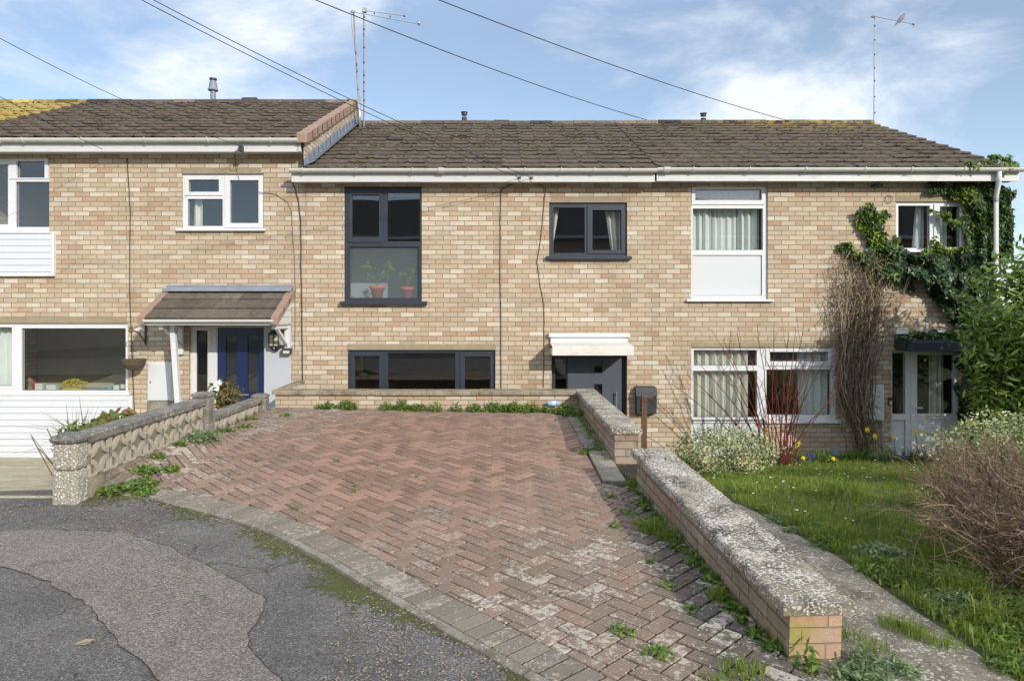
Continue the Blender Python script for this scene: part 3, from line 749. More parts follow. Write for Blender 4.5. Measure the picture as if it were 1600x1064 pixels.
DEPTH = 7.5; YR = YE + 3.85
def make_house(name, label, x0, x1, zeave, zridge, openings, tilemat, tiles_x, floor=-1.15, seed=1, brackets_at=(), gx=None, fasc=None, joints=()):
    """zeave: z of gutter top at front; openings: list of facade rects in metres"""
    T = thing(name, label, 'house', ((x0+x1)/2, YF, floor))
    wt = zeave - .17                                          # wall head at soffit
    mb = MB(); plate(mb, (x0, x1, floor, wt), openings, YF, YF+.22, back=False, outer=False)
    yb = YF + DEPTH
    # party/gable ends, back
    for x, s_ in ((x0, 1), (x1, -1)):
        ym = (YF+yb)/2
        pts = [(x, YF, floor), (x, yb, floor), (x, yb, wt), (x, YR, zridge-.10), (x, YF, wt)]
        mb.poly(pts if s_ > 0 else pts[::-1])
    mb.quad((x1, yb, floor), (x0, yb, floor), (x0, yb, wt), (x1, yb, wt))
    mb.build('wall', 'brick_buff', T)
    # roof
    rr = random.Random(seed); tx0, tx1 = tiles_x
    rb = MB(); rb.cur = 0
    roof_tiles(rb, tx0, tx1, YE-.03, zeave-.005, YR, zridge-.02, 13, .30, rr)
    n_t = Vector((0, -(zridge-zeave), YR-YE)).normalized()
    rb.rnd = .4
    rb.quad((tx0, YE, zeave-.03), (tx1, YE, zeave-.03), (tx1, YR, zridge-.05), (tx0, YR, zridge-.05))
    rb.quad((tx1, yb+.3, zeave-.2), (tx0, yb+.3, zeave-.2), (tx0, YR, zridge), (tx1, YR, zridge))
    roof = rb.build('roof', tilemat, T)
    mr = MB(); x = tx0
    while x < tx1-.02:
        e = min(x+.45, tx1); mr.rnd = rr.random(); j = rr.uniform(-.004, .008)
        pts = []
        for i in range(7):
            a = math.pi*i/6; pts.append((x+.004, YR + .125*math.cos(a), zridge - .04 + .10*math.sin(a) + j))
        mr.prism(pts, (e-x-.008, 0, 0)); x = e
    mr.build('ridge_tiles', tilemat, T)
    # moss lumps along the tile edges
    mo = MB(); u = Vector((0, YR-YE, zridge-zeave)); L = u.length; u.normalize()
    for _ in range(int((tx1-tx0)*(75 if seed == 1 else 42))):
        t = rr.random()**1.15; row = int(t*13); s_ = (row/13)*L - .02 + rr.uniform(-.012, .05); x = rr.uniform(tx0+.05, tx1-.05)
        if mnoise.noise(Vector((x*1.1, s_*1.5, seed))) < -.12 and rr.random() < .8: continue
        c = Vector((x, YE, zeave)) + u*s_ + n_t*.045; r_ = rr.uniform(.008, .024); mo.rnd = rr.random(); mo.cur = 0 if rr.random() < .7 else 1
        mo.blob(c, r_*rr.uniform(.9, 1.9), r_, r_*.75, .3)
    o = mo.build('moss', ['moss_roof', 'moss_green'], roof); o['kind'] = 'stuff'
    gx0, gx1 = gx or (tx0, tx1)
    mb = MB(); mb.box(gx0+.012, gx1-.012, YE, YE+.022, zeave-.205, zeave-.01); mb.build('fascia', 'white_fascia', T, bevel=.003)
    mb = MB(); mb.box(gx0+.02, gx1-.02, YE+.0225, YF-.002, zeave-.185, zeave-.170); mb.build('soffit', 'white_fascia', T)
    mb = MB(); gutter(mb, gx0, gx1, YE-.058, zeave-.022); gt = mb.build('gutter', 'white_gutter', T, smooth=False)
    for x in brackets_at: mb = MB(); brackets(mb, (x,), YE-.058, zeave-.022); mb.build('gutter_bracket', 'white_gutter', gt)
    for x in joints: mb = MB(); brackets(mb, (x,), YE-.058, zeave-.022, .057, .09); mb.build('gutter_joint', 'white_gutter', gt)
    return T

def window(T, frame, panes, sashes=(), fm='white_upvc', gm='glass', recess=.035, depth=.07, panels=(), pm='panel_white', mullions=(), name='window', glasses=None):
    """frame, panes ... in photo pixels on the facade"""
    fr = px2(frame); hs = [px2(p) for p in panes] + [px2(p) for p in panels]
    mb = MB(); plate(mb, fr, hs, YF+recess, YF+recess+depth)
    W = mb.build(name, fm, T, bevel=.005, weld=True)
    for sr, sp in sashes:
        mb = MB(); plate(mb, px2(sr), [px2(sp)], YF+recess-.016, YF+recess-.001); mb.build('sash', fm, W, bevel=.004, weld=True)
    for i, p in enumerate(panes):
        a, b, c, d = px2(p); mb = MB(); y = YF+recess+.035
        mb.quad((a-.003, y, c-.003), (b+.003, y, c-.003), (b+.003, y, d+.003), (a-.003, y, d+.003)); mb.build('pane', (glasses or {}).get(i, gm), W)
        # black gasket line round the pane
        mb = MB(); plate(mb, (a-.001, b+.001, c-.001, d+.001), [(a+.006, b-.006, c+.006, d-.006)], y-.008, y-.002); mb.build('gasket', 'black_plastic', W)
    for p in panels:
        a, b, c, d = px2(p); mb = MB(); y = YF+recess+.02
        mb.box(a, b, y, y+.02, c, d); W2 = mb.build('panel', pm, W)
        mb = MB(); plate(mb, (a, b, c, d), [(a+.006, b-.006, c+.006, d-.006)], y-.004, y-.001); mb.build('gasket', 'black_plastic', W)
    return W
def room(T, rect, m='room_dark', depth=1.6, recess=.11):
    a, b, c, d = px2(rect); y0 = YF+recess+.0; y1 = YF+depth; mb = MB(); e = .25
    a -= e; b += e; c -= .15; d += .12; y0 = YF+.2205
    mb.quad((a,y1,c),(b,y1,c),(b,y1,d),(a,y1,d)); mb.quad((a,y0,c),(a,y1,c),(a,y1,d),(a,y0,d)); mb.quad((b,y1,c),(b,y0,c),(b,y0,d),(b,y1,d))
    mb.quad((a,y0,c),(b,y0,c),(b,y1,c),(a,y1,c)); mb.quad((a,y1,d),(b,y1,d),(b,y0,d),(a,y0,d))
    return mb.build('room', m, T)
def curtain(T, x0, x1, z0, z1, m='curtain_white', y=None, amp=.03, wl=.11, x0b=None, x1b=None, seed=0):
    y = YF+.20 if y is None else y; rr = random.Random(seed); n = max(8, int(abs(x1-x0)/.012)); mb = MB(); rows = 8
    x0b = x0 if x0b is None else x0b; x1b = x1 if x1b is None else x1b
    ph = [rr.uniform(0, 6.28) for _ in range(3)]
    for j in range(rows+1):
        t = j/rows
        for i in range(n+1):
            s_ = i/n; xx = (x0 + (x1-x0)*s_)*t + (x0b + (x1b-x0b)*s_)*(1-t)
            q = s_*abs(x1-x0)/wl*6.28; yy = y + amp*(math.sin(q+ph[0]+.4*math.sin(q*.37+ph[1])) + .35*math.sin(q*2.3+ph[2]))
            mb.v.append((xx, yy, z0+(z1-z0)*t))
    for j in range(rows):
        for i in range(n): mb.face((j*(n+1)+i, j*(n+1)+i+1, (j+1)*(n+1)+i+1, (j+1)*(n+1)+i))
    return mb.build('curtain', m, T, smooth=True)
def sill(T, x0, x1, py0, py1, m, out=.06, nm='sill'):
    mb = MB(); mb.box(FX(x0), FX(x1), YF-out, YF+.04, FZ(py1), FZ(py0)); return mb.build(nm, m, T, bevel=.005)
def lintel(T, x0, x1, py0, py1):
    mb = MB(); mb.box(FX(x0), FX(x1), YF-.003, YF+.15, FZ(py1), FZ(py0)); return mb.build('lintel', 'lintel', T, bevel=.002)

# ---------------------------------------------------------------- left house
LX0, LX1 = -8.6, -3.10
zeL, zrL = eave(216), CAMZ+(CY-160)*YR/F
opL = [px2((-70,247,77,362)), px2((284,271,412,359)), px2((-70,504,200,612)), px2((295,510,413,760))]
HL = make_house('terraced_house', 'taller buff brick terraced house with a blue front door and a tiled lean-to porch', LX0, LX1, zeL, zrL, opL, 'tile_red', (LX0, -3.03), seed=2,
    gx=(LX0, FX(470)+.05), brackets_at=[-7.6,-7.25,-6.35,-5.4,-4.45,-3.5])
# rooms, windows
room(HL, (-70,247,77,362), 'room_dark'); room(HL, (284,271,412,359), 'room_dark'); room(HL, (-70,504,200,612), 'room_light', 2.0); room(HL, (295,510,413,745), 'room_mid', .9)
W = window(HL, (-72,243,78,362), [(-64,250,-2,349), (23,254,66,277), (22,284,77,353)][0:0] + [(-64,256,10,350), (24,251,68,277), (22,283,76,354)], [((13,246,74,279),(24,251,68,277))], gm='glass')
mb = MB(); mb.box(FX(-80), FX(81), YF-.07, YF+.04, FZ(365), FZ(361)); mb.build('sill', 'white_upvc', W, bevel=.004)
mb = MB(); mb.box(FX(-80), FX(87), YF-.055, YF-.0025, FZ(430), FZ(365.5)); mb.build('cladding', 'cladding_white', W, bevel=.004)
mb = MB(); mb.box(FX(84), FX(88), YF-.060, YF-.002, FZ(431.5), FZ(364)); mb.box(FX(-80), FX(84), YF-.060, YF-.002, FZ(431.5), FZ(428.5)); mb.build('cladding_trim', 'white_upvc', W, bevel=.003)
window(HL, (284,271.5,412,358), [(293,280,341,299),(291.5,310,346.5,352.5),(358,281,403,348)], [((288,276,346.5,304.5),(293,280,341,299)), ((350,275,410.5,355),(358,281,403,348))], gm='glass')
sill(HL, 278, 416, 357.5, 361, 'white_upvc', .07); lintel(HL, 283, 408, 263, 271.2)
curtain(HL, FX(292), FX(309), FZ(352), FZ(305), 'curtain_cream', seed=3)
window(HL, (-72,505,200,612), [(-64,511,17,603), (31,512.5,194.5,610)], [((-68,508,22,607),(-64,511,17,603))], gm='glass')
curtain(HL, FX(-60), FX(14), FZ(606), FZ(509), 'curtain_white', seed=4)
mb = MB(); mb.box(FX(-80), FX(205), YF-.06, YF+.04, FZ(616.5), FZ(611)); mb.build('sill', 'white_upvc', HL, bevel=.004)
mb = MB(); mb.box(FX(-82), FX(207), YF-.052, YF-.0025, FZ(716), FZ(617)); cl = mb.build('cladding', 'cladding_white', HL, bevel=.003)
mb = MB(); mb.box(FX(204), FX(209), YF-.058, YF-.002, FZ(716), FZ(617)); mb.build('cladding_trim', 'white_upvc', cl, bevel=.003)
lintel(HL, -80, 198, 495.5, 504.5)
# things on the inner sill of the big window
def sillthing(nm, label, cat, x0, x1, py0, py1, m, shape='box', y=YF+.26):
    T = MB(); a, b, c, d = FX(x0), FX(x1), FZ(py1), FZ(py0)
    if shape == 'box': T.box(a, b, y-.05, y+.05, c, d)
    elif shape == 'bottle':
        r = (b-a)/2; T.lathe(((a+b)/2, y, c), [(r,0),(r,(d-c)*.65),(r*.4,(d-c)*.8),(r*.4,d-c)], 10)
    elif shape == 'bowl': r = (b-a)/2; T.lathe(((a+b)/2, y, c), [(r*.5,0),(r*.9,(d-c)*.5),(r,(d-c)),(r*.85,d-c),(r*.6,(d-c)*.4)], 12)
    return tag(T.build(nm, m, bevel=.004 if shape == 'box' else 0, origin=((a+b)/2, y, c)), label, cat)
mb = MB(); mb.box(FX(28), FX(197), YF+.11, YF+.36, FZ(614), FZ(611)); mb.build('inner_sill', 'white_upvc', HL)
sillthing('bottle', 'red bottle at the left end of the big window sill', 'bottle', 33.5, 39, 597, 610.9, 'red_thing', 'bottle')
sillthing('picture_frame', 'small pale frame beside the red bottle on the window sill', 'picture frame', 40, 52, 601, 610.9, 'pale_thing')
sillthing('storage_box', 'white box on the window sill left of the yellow flowers', 'box', 58, 73, 603, 610.9, 'pale_thing')
sillthing('bowl', 'small teal bowl on the window sill', 'bowl', 152, 161, 606, 610.9, 'teal_thing', 'bowl')
sillthing('card', 'small cream card beside the teal bowl', 'card', 165, 174, 603.5, 610.9, 'pale_thing')
Tf = sillthing('photo_frame', 'dark framed picture at the right end of the window sill', 'picture frame', 175, 192, 600, 610.9, 'black_plastic')
mb = MB(); mb.box(FX(177), FX(190), YF+.205, YF+.2095, FZ(609), FZ(602)); mb.build('picture', 'pale_thing', Tf); Tf.children[0].matrix_parent_inverse = Matrix.Translation(-Vector(Tf.location))
sillthing('vase', 'red vase in the right corner of the big window', 'vase', 191, 196, 595, 610.9, 'red_thing', 'bottle', YF+.2)
mb = MB(); rr = random.Random(8)
for i in range(90):
    x = rr.uniform(80, 118); h = rr.uniform(3, 14)*(1-abs(x-99)/45); mb.blob((FX(x), YF+.27+rr.uniform(-.05,.05), FZ(608-h)), .018, .012, .022)
mb.box(FX(84), FX(114), YF+.21, YF+.33, FZ(611), FZ(608))
tag(mb.build('flower_trough', 'yellow_thing', origin=(FX(99), YF+.27, FZ(611))), 'row of yellow flowers on the sill of the big left window', 'flowers')
b_ = MB(); b_.box(FX(63.5), FX(76), YF+.2, YF+.25, FZ(353), FZ(342))
T_ = tag(b_.build('gift_bag', 'red_thing', origin=(FX(70), YF+.22, FZ(353)), bevel=.004), 'small red bag with loop handles in the upper left window', 'bag')
mb = MB(); mb.tube([(FX(66), YF+.22, FZ(342)), (FX(67.5), YF+.22, FZ(337)), (FX(71.5), YF+.22, FZ(337)), (FX(73), YF+.22, FZ(342))], .004, 5)
h = mb.build('handle', 'pale_thing', T_); h.matrix_parent_inverse = Matrix.Translation(-Vector(T_.location))
mb = MB(); mb.box(FX(20), FX(80), YF+.11, YF+.32, FZ(356), FZ(353.1)); mb.build('inner_sill', 'white_upvc', HL)

# blue door set
D = window(HL, (295,510,413,760), [(304,516,321.5,752)], gm='glass_dark', recess=.06, panels=[], name='door_frame')
mb = MB(); mb.box(FX(323.5), FX(336), YF+.052, YF+.0595, FZ(752), FZ(514))
for i in range(5): mb.box(FX(325+i*2.1), FX(326+i*2.1), YF+.046, YF+.0515, FZ(750), FZ(514))
mb.build('fluted_panel', 'white_upvc', D, bevel=.002)
mb = MB(); plate(mb, px2((338,512,409.5,758)), [px2((350.5,524,368.5,614)), px2((385,524,403,614))], YF+.045, YF+.0595); dd = mb.build('door', 'blue_door', D, bevel=.004, weld=True)
for x in (350.5, 385):
    mb = MB(); mb.quad(*[(FX(a), YF+.0575, FZ(b)) for a, b in ((x,614),(x+18,614),(x+18,524),(x,524))]); mb.build('pane', 'glass_dark', dd)
    mb = MB(); plate(mb, px2((x-1.4,522.6,x+19.4,615.4)), [px2((x+.6,524.6,x+17.4,613.4))], YF+.0405, YF+.0445); mb.build('pane_trim', 'blue_door', dd, weld=True)
mb = MB(); mb.box(FX(343), FX(352), YF+.015, YF+.03, FZ(597.8), FZ(596)); mb.box(FX(343), FX(345.5), YF+.03, YF+.0445, FZ(601), FZ(592)); mb.build('handle', 'alu', dd, bevel=.002)
mb = MB(); mb.box(FX(368), FX(387), YF+.037, YF+.0445, FZ(617.5), FZ(615.8)); mb.build('letter_plate', 'alu', dd)
# white clad strip right of the door
mb = MB(); mb.box(FX(413.5), FX(455), YF-.022, YF-.002, FZ(700), FZ(507)); mb.build('painted_boards', 'clay_board', HL, bevel=.002)
# porch roof
pz_b, pz_t = FZ(453), None
YP = YF - .78
def porch_xyz(px, py, Y): return P(px, py, Y)
XPL, XPR = -5.20, -3.27
zt = FZ(455); zb = CAMZ+(CY-500)*YP/F + .015
PR = thing('porch_canopy', 'lean-to porch canopy with brown concrete tiles and white gutter above the blue door', 'porch', ((XPL+XPR)/2, YF, zb))
mb = MB(); rr = random.Random(9); rows = 3; u = Vector((0, YF-YP, zt-zb)); L = u.length; u.normalize(); nt = Vector((0, -(zt-zb), YF-YP)).normalized()
for r in range(rows):
    x = XPL+.05 + (.0 if r % 2 else -.0)
    while x < XPR-.06:
        e = min(x+.295, XPR-.05); mb.rnd = min(1, max(0, (.75 if r == 2 else .45)+rr.gauss(0, .15))); s0 = r*L/rows-.02; s1 = (r+1)*L/rows+.01; n = len(mb.v)
        for (s_, h) in ((s0, .045), (s1, .018), (s0, .012)):
            for xx in (x+.002, e-.002): q = Vector((xx, YP, zb)) + u*s_ + nt*h; mb.v.append(tuple(q))
        mb.face((n, n+1, n+3, n+2)); mb.face((n+4, n+5, n+1, n)); mb.face((n+4, n, n+2)); mb.face((n+5, n+3, n+1)); x = e
mb.rnd = .3; mb.quad((XPL,YP,zb),(XPR,YP,zb),(XPR,YF-.004,zt),(XPL,YF-.004,zt))
mb.build('roof_tiles', 'tile_porch', PR)
for sx in (XPL, XPR):
    mb = MB()
    for i in range(3):
        s0, s1 = i*L/3-.03, (i+1)*L/3+.005; q0 = Vector((sx-.05, YP, zb))+u*s0+nt*.058; q1 = Vector((sx-.05, YP, zb))+u*s1+nt*.04
        mb.prism([q0, q0-Vector((0,0,.11)), q1-Vector((0,0,.11)), q1], (.105, 0, 0))
    mb.build('verge_tiles', 'clay_verge', PR, bevel=.004)
mb = MB(); mb.box(XPL-.02, XPR+.03, YF-.10, YF-.003, zt+.03, zt+.06)
mb.poly([(XPL-.02, YF-.10, zt+.055), (XPR+.03, YF-.10, zt+.055), (XPR+.03, YF-.15, zt+.0), (XPL-.02, YF-.15, zt+.0)]); mb.box(XPL-.02, XPR+.03, YF-.012, YF-.002, zt+.055, zt+.10); mb.build('lead_flashing', 'lead', PR, bevel=.004)
mb = MB(); gutter(mb, P(224,500,YP-.05).x, XPR-.01, YP-.045, zb-.01, .038); mb.build('gutter', 'white_upvc', PR)
mb = MB(); mb.box(XPL, XPR, YP, YP+.018, zb-.085, zb-.005); mb.box(XPL, XPR, YP+.018, YF-.003, zb-.085, zb-.075); mb.build('fascia', 'white_upvc', PR, bevel=.002)
mb = MB(); mb.prism([(XPR-.03, YP+.02, zb-.08), (XPR-.03, YF-.004, zb-.08), (XPR-.03, YF-.004, zt-.04), (XPR-.03, YP+.02, zb-.03)], (.02, 0, 0)); mb.build('side_cladding', 'cladding_white', PR)
for x in (-4.98, -3.33):
    mb = MB(); mb.box(x-.035, x+.035, YF-.07, YF-.003, FZ(553), zb-.09); mb.tube([(x, YF-.05, FZ(540)), (x, YP+.16, zb-.095)], .032, 4); mb.box(x-.03, x+.03, YP+.1, YF-.07, zb-.15, zb-.088); mb.build('gallows_bracket', 'white_upvc', PR, bevel=.003)
# white downpipe / post under the porch's left corner
mb = MB(); q0 = P(270,508,10.15); q1 = P(279,640,10.15); mb.tube([q0, q1, (q1[0]+.01, q1[1], -.75)], .052, 4)
tag(mb.build('downpipe', 'white_upvc', origin=(q1[0], q1[1], -.75), bevel=.005), 'white square post under the left corner of the tiled porch canopy', 'post')
# wall lamp and floodlight
wl = thing('wall_lantern', 'black coach lantern with two glass panes on the white boards beside the blue door', 'wall lamp', (FX(433), YF, FZ(545)))
mb = MB(); yl = YF-.023; mb.box(FX(427), FX(439), yl-.02, yl, FZ(544), FZ(518)); mb.prism([(FX(424),yl-.14,FZ(522)),(FX(441.5),yl-.14,FZ(522)),(FX(437),yl-.10,FZ(515)),(FX(428),yl-.10,FZ(515))],(0,.12,0))
mb.box(FX(424.5), FX(441), yl-.13, yl-.02, FZ(541.5), FZ(539)); mb.prism([(FX(424),yl-.10,FZ(541)),(FX(441.5),yl-.10,FZ(541)),(FX(435),yl-.06,FZ(548)),(FX(430.5),yl-.06,FZ(548))],(0,.07,0))
for x in (425, 432, 440): mb.box(FX(x-.7), FX(x+.7), yl-.13, yl-.115, FZ(540), FZ(521))
mb.build('body', 'black_plastic', wl, bevel=.003)
mb = MB(); mb.box(FX(426), FX(439.5), yl-.112, yl-.03, FZ(538.8), FZ(522.2)); mb.build('lamp_glass', 'lamp_glass', wl)
mb = MB(); mb.blob((FX(432.7), yl-.115, FZ(543)), .012, .012, .012, 0); mb.build('sensor', 'pale_thing', wl)
fl = thing('floodlight', 'small black floodlight at the right edge of the white boards below the porch', 'floodlight', (FX(451), YF, FZ(548)))
mb = MB(); mb.box(FX(444.5), FX(458.5), YF-.14, YF-.05, FZ(552), FZ(543)); mb.box(FX(450), FX(453), YF-.06, YF-.003, FZ(549), FZ(545)); mb.build('housing', 'black_plastic', fl, bevel=.006)
mb = MB(); mb.box(FX(446.5), FX(456.5), YF-.146, YF-.1405, FZ(551), FZ(546.5)); mb.build('lens', 'lamp_glass', fl)
# verge and parapet between the two roofs
uu = Vector((0, YR-YE, zrL-zeL)); LL = uu.length; uu.normalize(); nn = Vector((0, -(zrL-zeL), YR-YE)).normalized()
mb = MB()
for i in range(13):
    s0, s1 = i*LL/13-.03, (i+1)*LL/13+.012; b0 = Vector((-3.10, YE-.02, zeL)); q0 = b0+uu*s0+nn*.085; q1 = b0+uu*s1+nn*.062
    mb.prism([q0, q0-Vector((0,0,.15)), q1-Vector((0,0,.15)), q1], (.16, 0, 0))
mb.build('verge_tiles', 'clay_verge', HL, bevel=.006)
zeM, zrM = eave(263), CAMZ+(CY-193)*YR/F
mb = MB(); mb.prism([(-3.02, YE+.02, zeM-.05), (-3.02, YR, zrM-.1), (-3.02, YR, zrL-.06), (-3.02, YE+.02, zeL-.06)], (.02, 0, 0))
mb.prism([(-3.02, YR, zrM-.1), (-3.02, YF+DEPTH, zeM-.2), (-3.02, YF+DEPTH, zeL-.2), (-3.02, YR, zrL-.06)], (.02, 0, 0)); mb.build('parapet', 'brick_buff', HL)
mb = MB(); rr = random.Random(4); um = Vector((0, YR-YE, zrM-zeM)); Lm = um.length; um.normalize(); nm_ = Vector((0, -(zrM-zeM), YR-YE)).normalized()
for i in range(15):
    s0, s1 = i*Lm/15, (i+1)*Lm/15+.03; h = .15+rr.uniform(-.015, .02); q0 = Vector((-2.998, YE-.02, zeM))+um*s0; q1 = Vector((-2.998, YE-.02, zeM))+um*s1
    mb.prism([q0+Vector((0,0,.03)), q1+Vector((0,0,.03)), q1+Vector((0,0,h+.05)), q0+Vector((0,0,h))], (.010, 0, 0))
    mb.poly([q0+Vector((.009,0,.05)), q0+Vector((.14,0,.055))+nm_*.04, q1+Vector((.14,0,.055))+nm_*.03, q1+Vector((.009,0,.05))])
mb.build('lead_flashing', 'lead', HL)
mb = MB(); q = Vector((-3.04, YE, zeL)); mb.box(-3.11, FX(471)+.06, YE-.0, YF-.004, zeL-.20, zeL-.03); mb.build('box_end', 'white_fascia', HL, bevel=.004)

# ---------------------------------------------------------------- middle house (grey windows)
MX0, MX1 = -3.0985, 2.36
opM = [px2((538,291,659,472)), px2((858,316,980,402)), px2((543,546,774,660)), px2((862,555,980,750))]
gb = [FX(462)+.2, -2.2, -1.35, -.5, .35, .9, 1.4, 1.95]
HM = make_house('terraced_house', 'lower buff brick terraced house with dark grey windows and a dark grey front door', MX0, MX1, zeM, zrM, opM, 'tile_brown', (-2.995, MX1), seed=1,
    gx=(FX(460)+.02, MX1-.001), brackets_at=gb, joints=(-.95,))
room(HM, (538,291,659,380), 'room_dark'); room(HM, (858,316,980,402), 'room_dark'); room(HM, (543,546,774,660), 'room_dark', 2.4); room(HM, (862,555,980,750), 'room_dark', .9)
UW = window(HM, (538,289,659.5,472), [(549,304,592,370.5), (604.5,300,656,377)], [((543.5,296.5,598.5,378),(549,304,592,370.5))], fm='anthracite', gm='glass', panels=[], recess=.02)
# frosted lower light with flower pots behind it
mb = MB(); a, b, c, d = px2((546,385,654,465)); 
# (the hole for it is cut in the frame below)
bpy.data.objects.remove(UW.children[-1]) if False else None
def replace_frame(T, W, frame, holes, fm, recess, depth=.07):
    mb = MB(); plate(mb, px2(frame), [px2(h) for h in holes], YF+recess, YF+recess+depth)
    me = mb.build('tmp', fm, None, weld=True); W.data = me.data; bpy.data.objects.remove(me)
replace_frame(HM, UW, (538,289,659.5,472), [(549,304,592,370.5), (604.5,300,656,377), (546,385,654,465)], 'anthracite', .02)
mb = MB(); mb.quad((a,YF+.055,c),(b,YF+.055,c),(b,YF+.055,d),(a,YF+.055,d)); mb.build('frosted_pane', 'glass_frosted', UW)
room(HM, (544,386,657,466), 'net_grey', 1.0)
sill(HM, 533, 668, 470.5, 476, 'anthracite', .09)
# roller blind strip and inner ledge seen through the upper panes
mb = MB(); mb.box(FX(545), FX(657), YF+.16, YF+.17, FZ(305), FZ(292)); mb.build('blind', 'room_mid', HM)
def flowerpot(label, pcx, scale, seed, tall):
    T = thing('potted_plant', label, 'potted plant', (FX(pcx), YF+.16, FZ(465)), 'red pots behind the frosted pane')
    mb = MB(); r = .105*scale; mb.lathe((FX(pcx), YF+.19, FZ(465.2)), [(r*.72,0),(r*.95,.135*scale),(r*1.1,.137*scale),(r*1.12,.185*scale),(r*1.0,.185*scale),(r*.9,.15*scale)], 18); mb.build('pot', 'terracotta', T, smooth=True)
    mb = MB(); rr = random.Random(seed); base = Vector((FX(pcx), YF+.19, FZ(447)))
    st = MB()
    for i in range(9):
        a = rr.uniform(0, 6.28); l = rr.uniform(.12, .3)*tall; tip = base + Vector((math.cos(a)*l*.75, math.sin(a)*.05, l)); st.tube([base, (base+tip)/2+Vector((0,0,.03)), tip], .004, 4)
        for k in range(7):
            q = tip + Vector((rr.uniform(-.06,.06), rr.uniform(-.04,.04), rr.uniform(-.05,.05))); mb.rnd = rr.random(); s_ = rr.uniform(.02, .045)
            mb.poly([q, q+Vector((s_,.01,s_*.3)), q+Vector((s_*.6,.0,s_)), q+Vector((-s_*.3,-.01,s_*.8))])
    mb.build('leaves', 'leaf_weed', T); st.build('stem', 'leaf_weed', T)
flowerpot('potted plant with taller leafy stems in the left red pot behind frosted glass', 586, 1.05, 1, 1.25)
flowerpot('shorter potted plant in the right red pot behind frosted glass', 634, .95, 2, .8)
window(HM, (858,316.5,980,400), [(865,323.5,914,395), (926,328,971,390.5)], [((918,321,977,396),(926,328,971,390.5))], fm='anthracite', gm='glass')
sill(HM, 853, 986, 400.3, 405.5, 'anthracite', .08); lintel(HM, 861, 980, 308, 316.2)
curtain(HM, FX(861), FX(876), FZ(392), FZ(318), 'curtain_cream', x1b=FX(864), seed=6); curtain(HM, FX(947), FX(973), FZ(392), FZ(318), 'curtain_cream', x0b=FX(958), seed=7)
window(HM, (543,546.5,774.5,655), [(553,556,592,645), (605,551,711,648), (725.5,557,766,645)], [((547,550,599,651),(553,556,592,645)), ((719,551,771,651),(725.5,557,766,645))], fm='anthracite', gm='glass', recess=.04)
lintel(HM, 542, 774.5, 537, 546.2)
# front door with canopy
DM = window(HM, (862,556,980,750), [(868,559,886,740)], fm='anthracite', gm='glass_dark', recess=.11, name='door_frame')
mb = MB(); plate(mb, px2((888,558,973,748)), [px2((929,565,943,583)), px2((929,600,943,618)), px2((929,635,943,653))], YF+.095, YF+.109); dd = mb.build('door', 'composite_grey', DM, bevel=.003, weld=True)
for py in (565, 600, 635):
    mb = MB(); mb.quad(*[(FX(a_), YF+.107, FZ(b_)) for a_, b_ in ((929,py+18),(943,py+18),(943,py),(929,py))]); mb.build('pane', 'glass_dark', dd)
    mb = MB(); plate(mb, px2((927.5,py-1.5,944.5,py+19.5)), [px2((929.6,py+.6,942.4,py+17.4))], YF+.088, YF+.0945); mb.build('pane_trim', 'composite_grey', dd, weld=True)
mb = MB(); mb.tube([(FX(964), YF+.04, FZ(655)), (FX(964), YF+.04, FZ(612))], .010, 10); mb.box(FX(963.4), FX(964.6), YF+.04, YF+.0945, FZ(617), FZ(615.5)); mb.box(FX(963.4), FX(964.6), YF+.04, YF+.0945, FZ(651), FZ(649.5)); mb.build('bar_handle', 'alu', dd)
CM = thing('door_canopy', 'white boarded flat door canopy with a dirty sloping top over the dark grey door', 'canopy', (FX(922), YF, FZ(555)))
Yc = YF-.50; zf0, zf1 = P(0,555,Yc).z, P(0,541,Yc).z; xa, xb = P(863,0,Yc).x, P(990.5,0,Yc).x
mb = MB(); mb.box(xa, xb, Yc, Yc+.02, zf0, zf1); mb.box(xa, xa+.02, Yc+.02, YF-.005, zf0, zf1-.0); mb.box(xb-.02, xb, Yc+.02, YF-.005, zf0, zf1); mb.build('fascia_board', 'canopy_board', CM, bevel=.003)
mb = MB(); mb.prism([(xa+.0, Yc+.01, zf1+.004), (xa+.0, YF-.004, FZ(533)), (xa, YF-.004, zf1-.06), (xa+.0, Yc+.01, zf1-.012)], (xb-xa, 0, 0)); mb.build('canopy_top', 'canopy_board', CM)
mb = MB(); mb.box(xa+.02, xb-.02, Yc+.02, YF-.005, zf0+.02, zf0+.03); mb.build('canopy_soffit', 'canopy_board', CM)
mb = MB(); mb.box(FX(857), FX(983), YF-.09, YF-.003, FZ(526), FZ(520)); mb.box(FX(860), FX(980), YF-.05, YF-.003, FZ(535), FZ(526.3)); mb.build('top_board', 'white_upvc', CM, bevel=.003)

# ---------------------------------------------------------------- right house (white windows, ivy)
RX0, RX1 = MX1+.0015, 7.72
opR = [px2((1080,291,1200,468)), px2((1400,315,1508,391)), px2((1080,542,1306,656)), px2((1080,656,1196,712)), px2((1393,548,1502,760))]
HR = make_house('terraced_house', 'end terrace house in buff brick with white windows, white door, ivy on its corner', RX0, RX1, zeM+.012, zrM+.012, opR, 'tile_brown', (RX0, RX1+.03), seed=3,
    gx=(RX0, RX1+.20), brackets_at=[2.9,3.75,4.6,5.5,6.2,7.0], joints=(RX0+.10,))
room(HR, (1080,291,1200,395), 'room_dark'); room(HR, (1400,315,1508,391), 'room_dark'); room(HR, (1080,542,1306,656), 'room_dark', 2.2); room(HR, (1393,548,1502,740), 'room_mid', .9)
window(HR, (1080,290,1200,468), [(1087,295.5,1191,312), (1083.5,325,1193.5,390)], [((1081.5,291,1196,319),(1087,295.5,1191,312))], panels=[(1083.5,398,1192,461.5)], gm='glass')
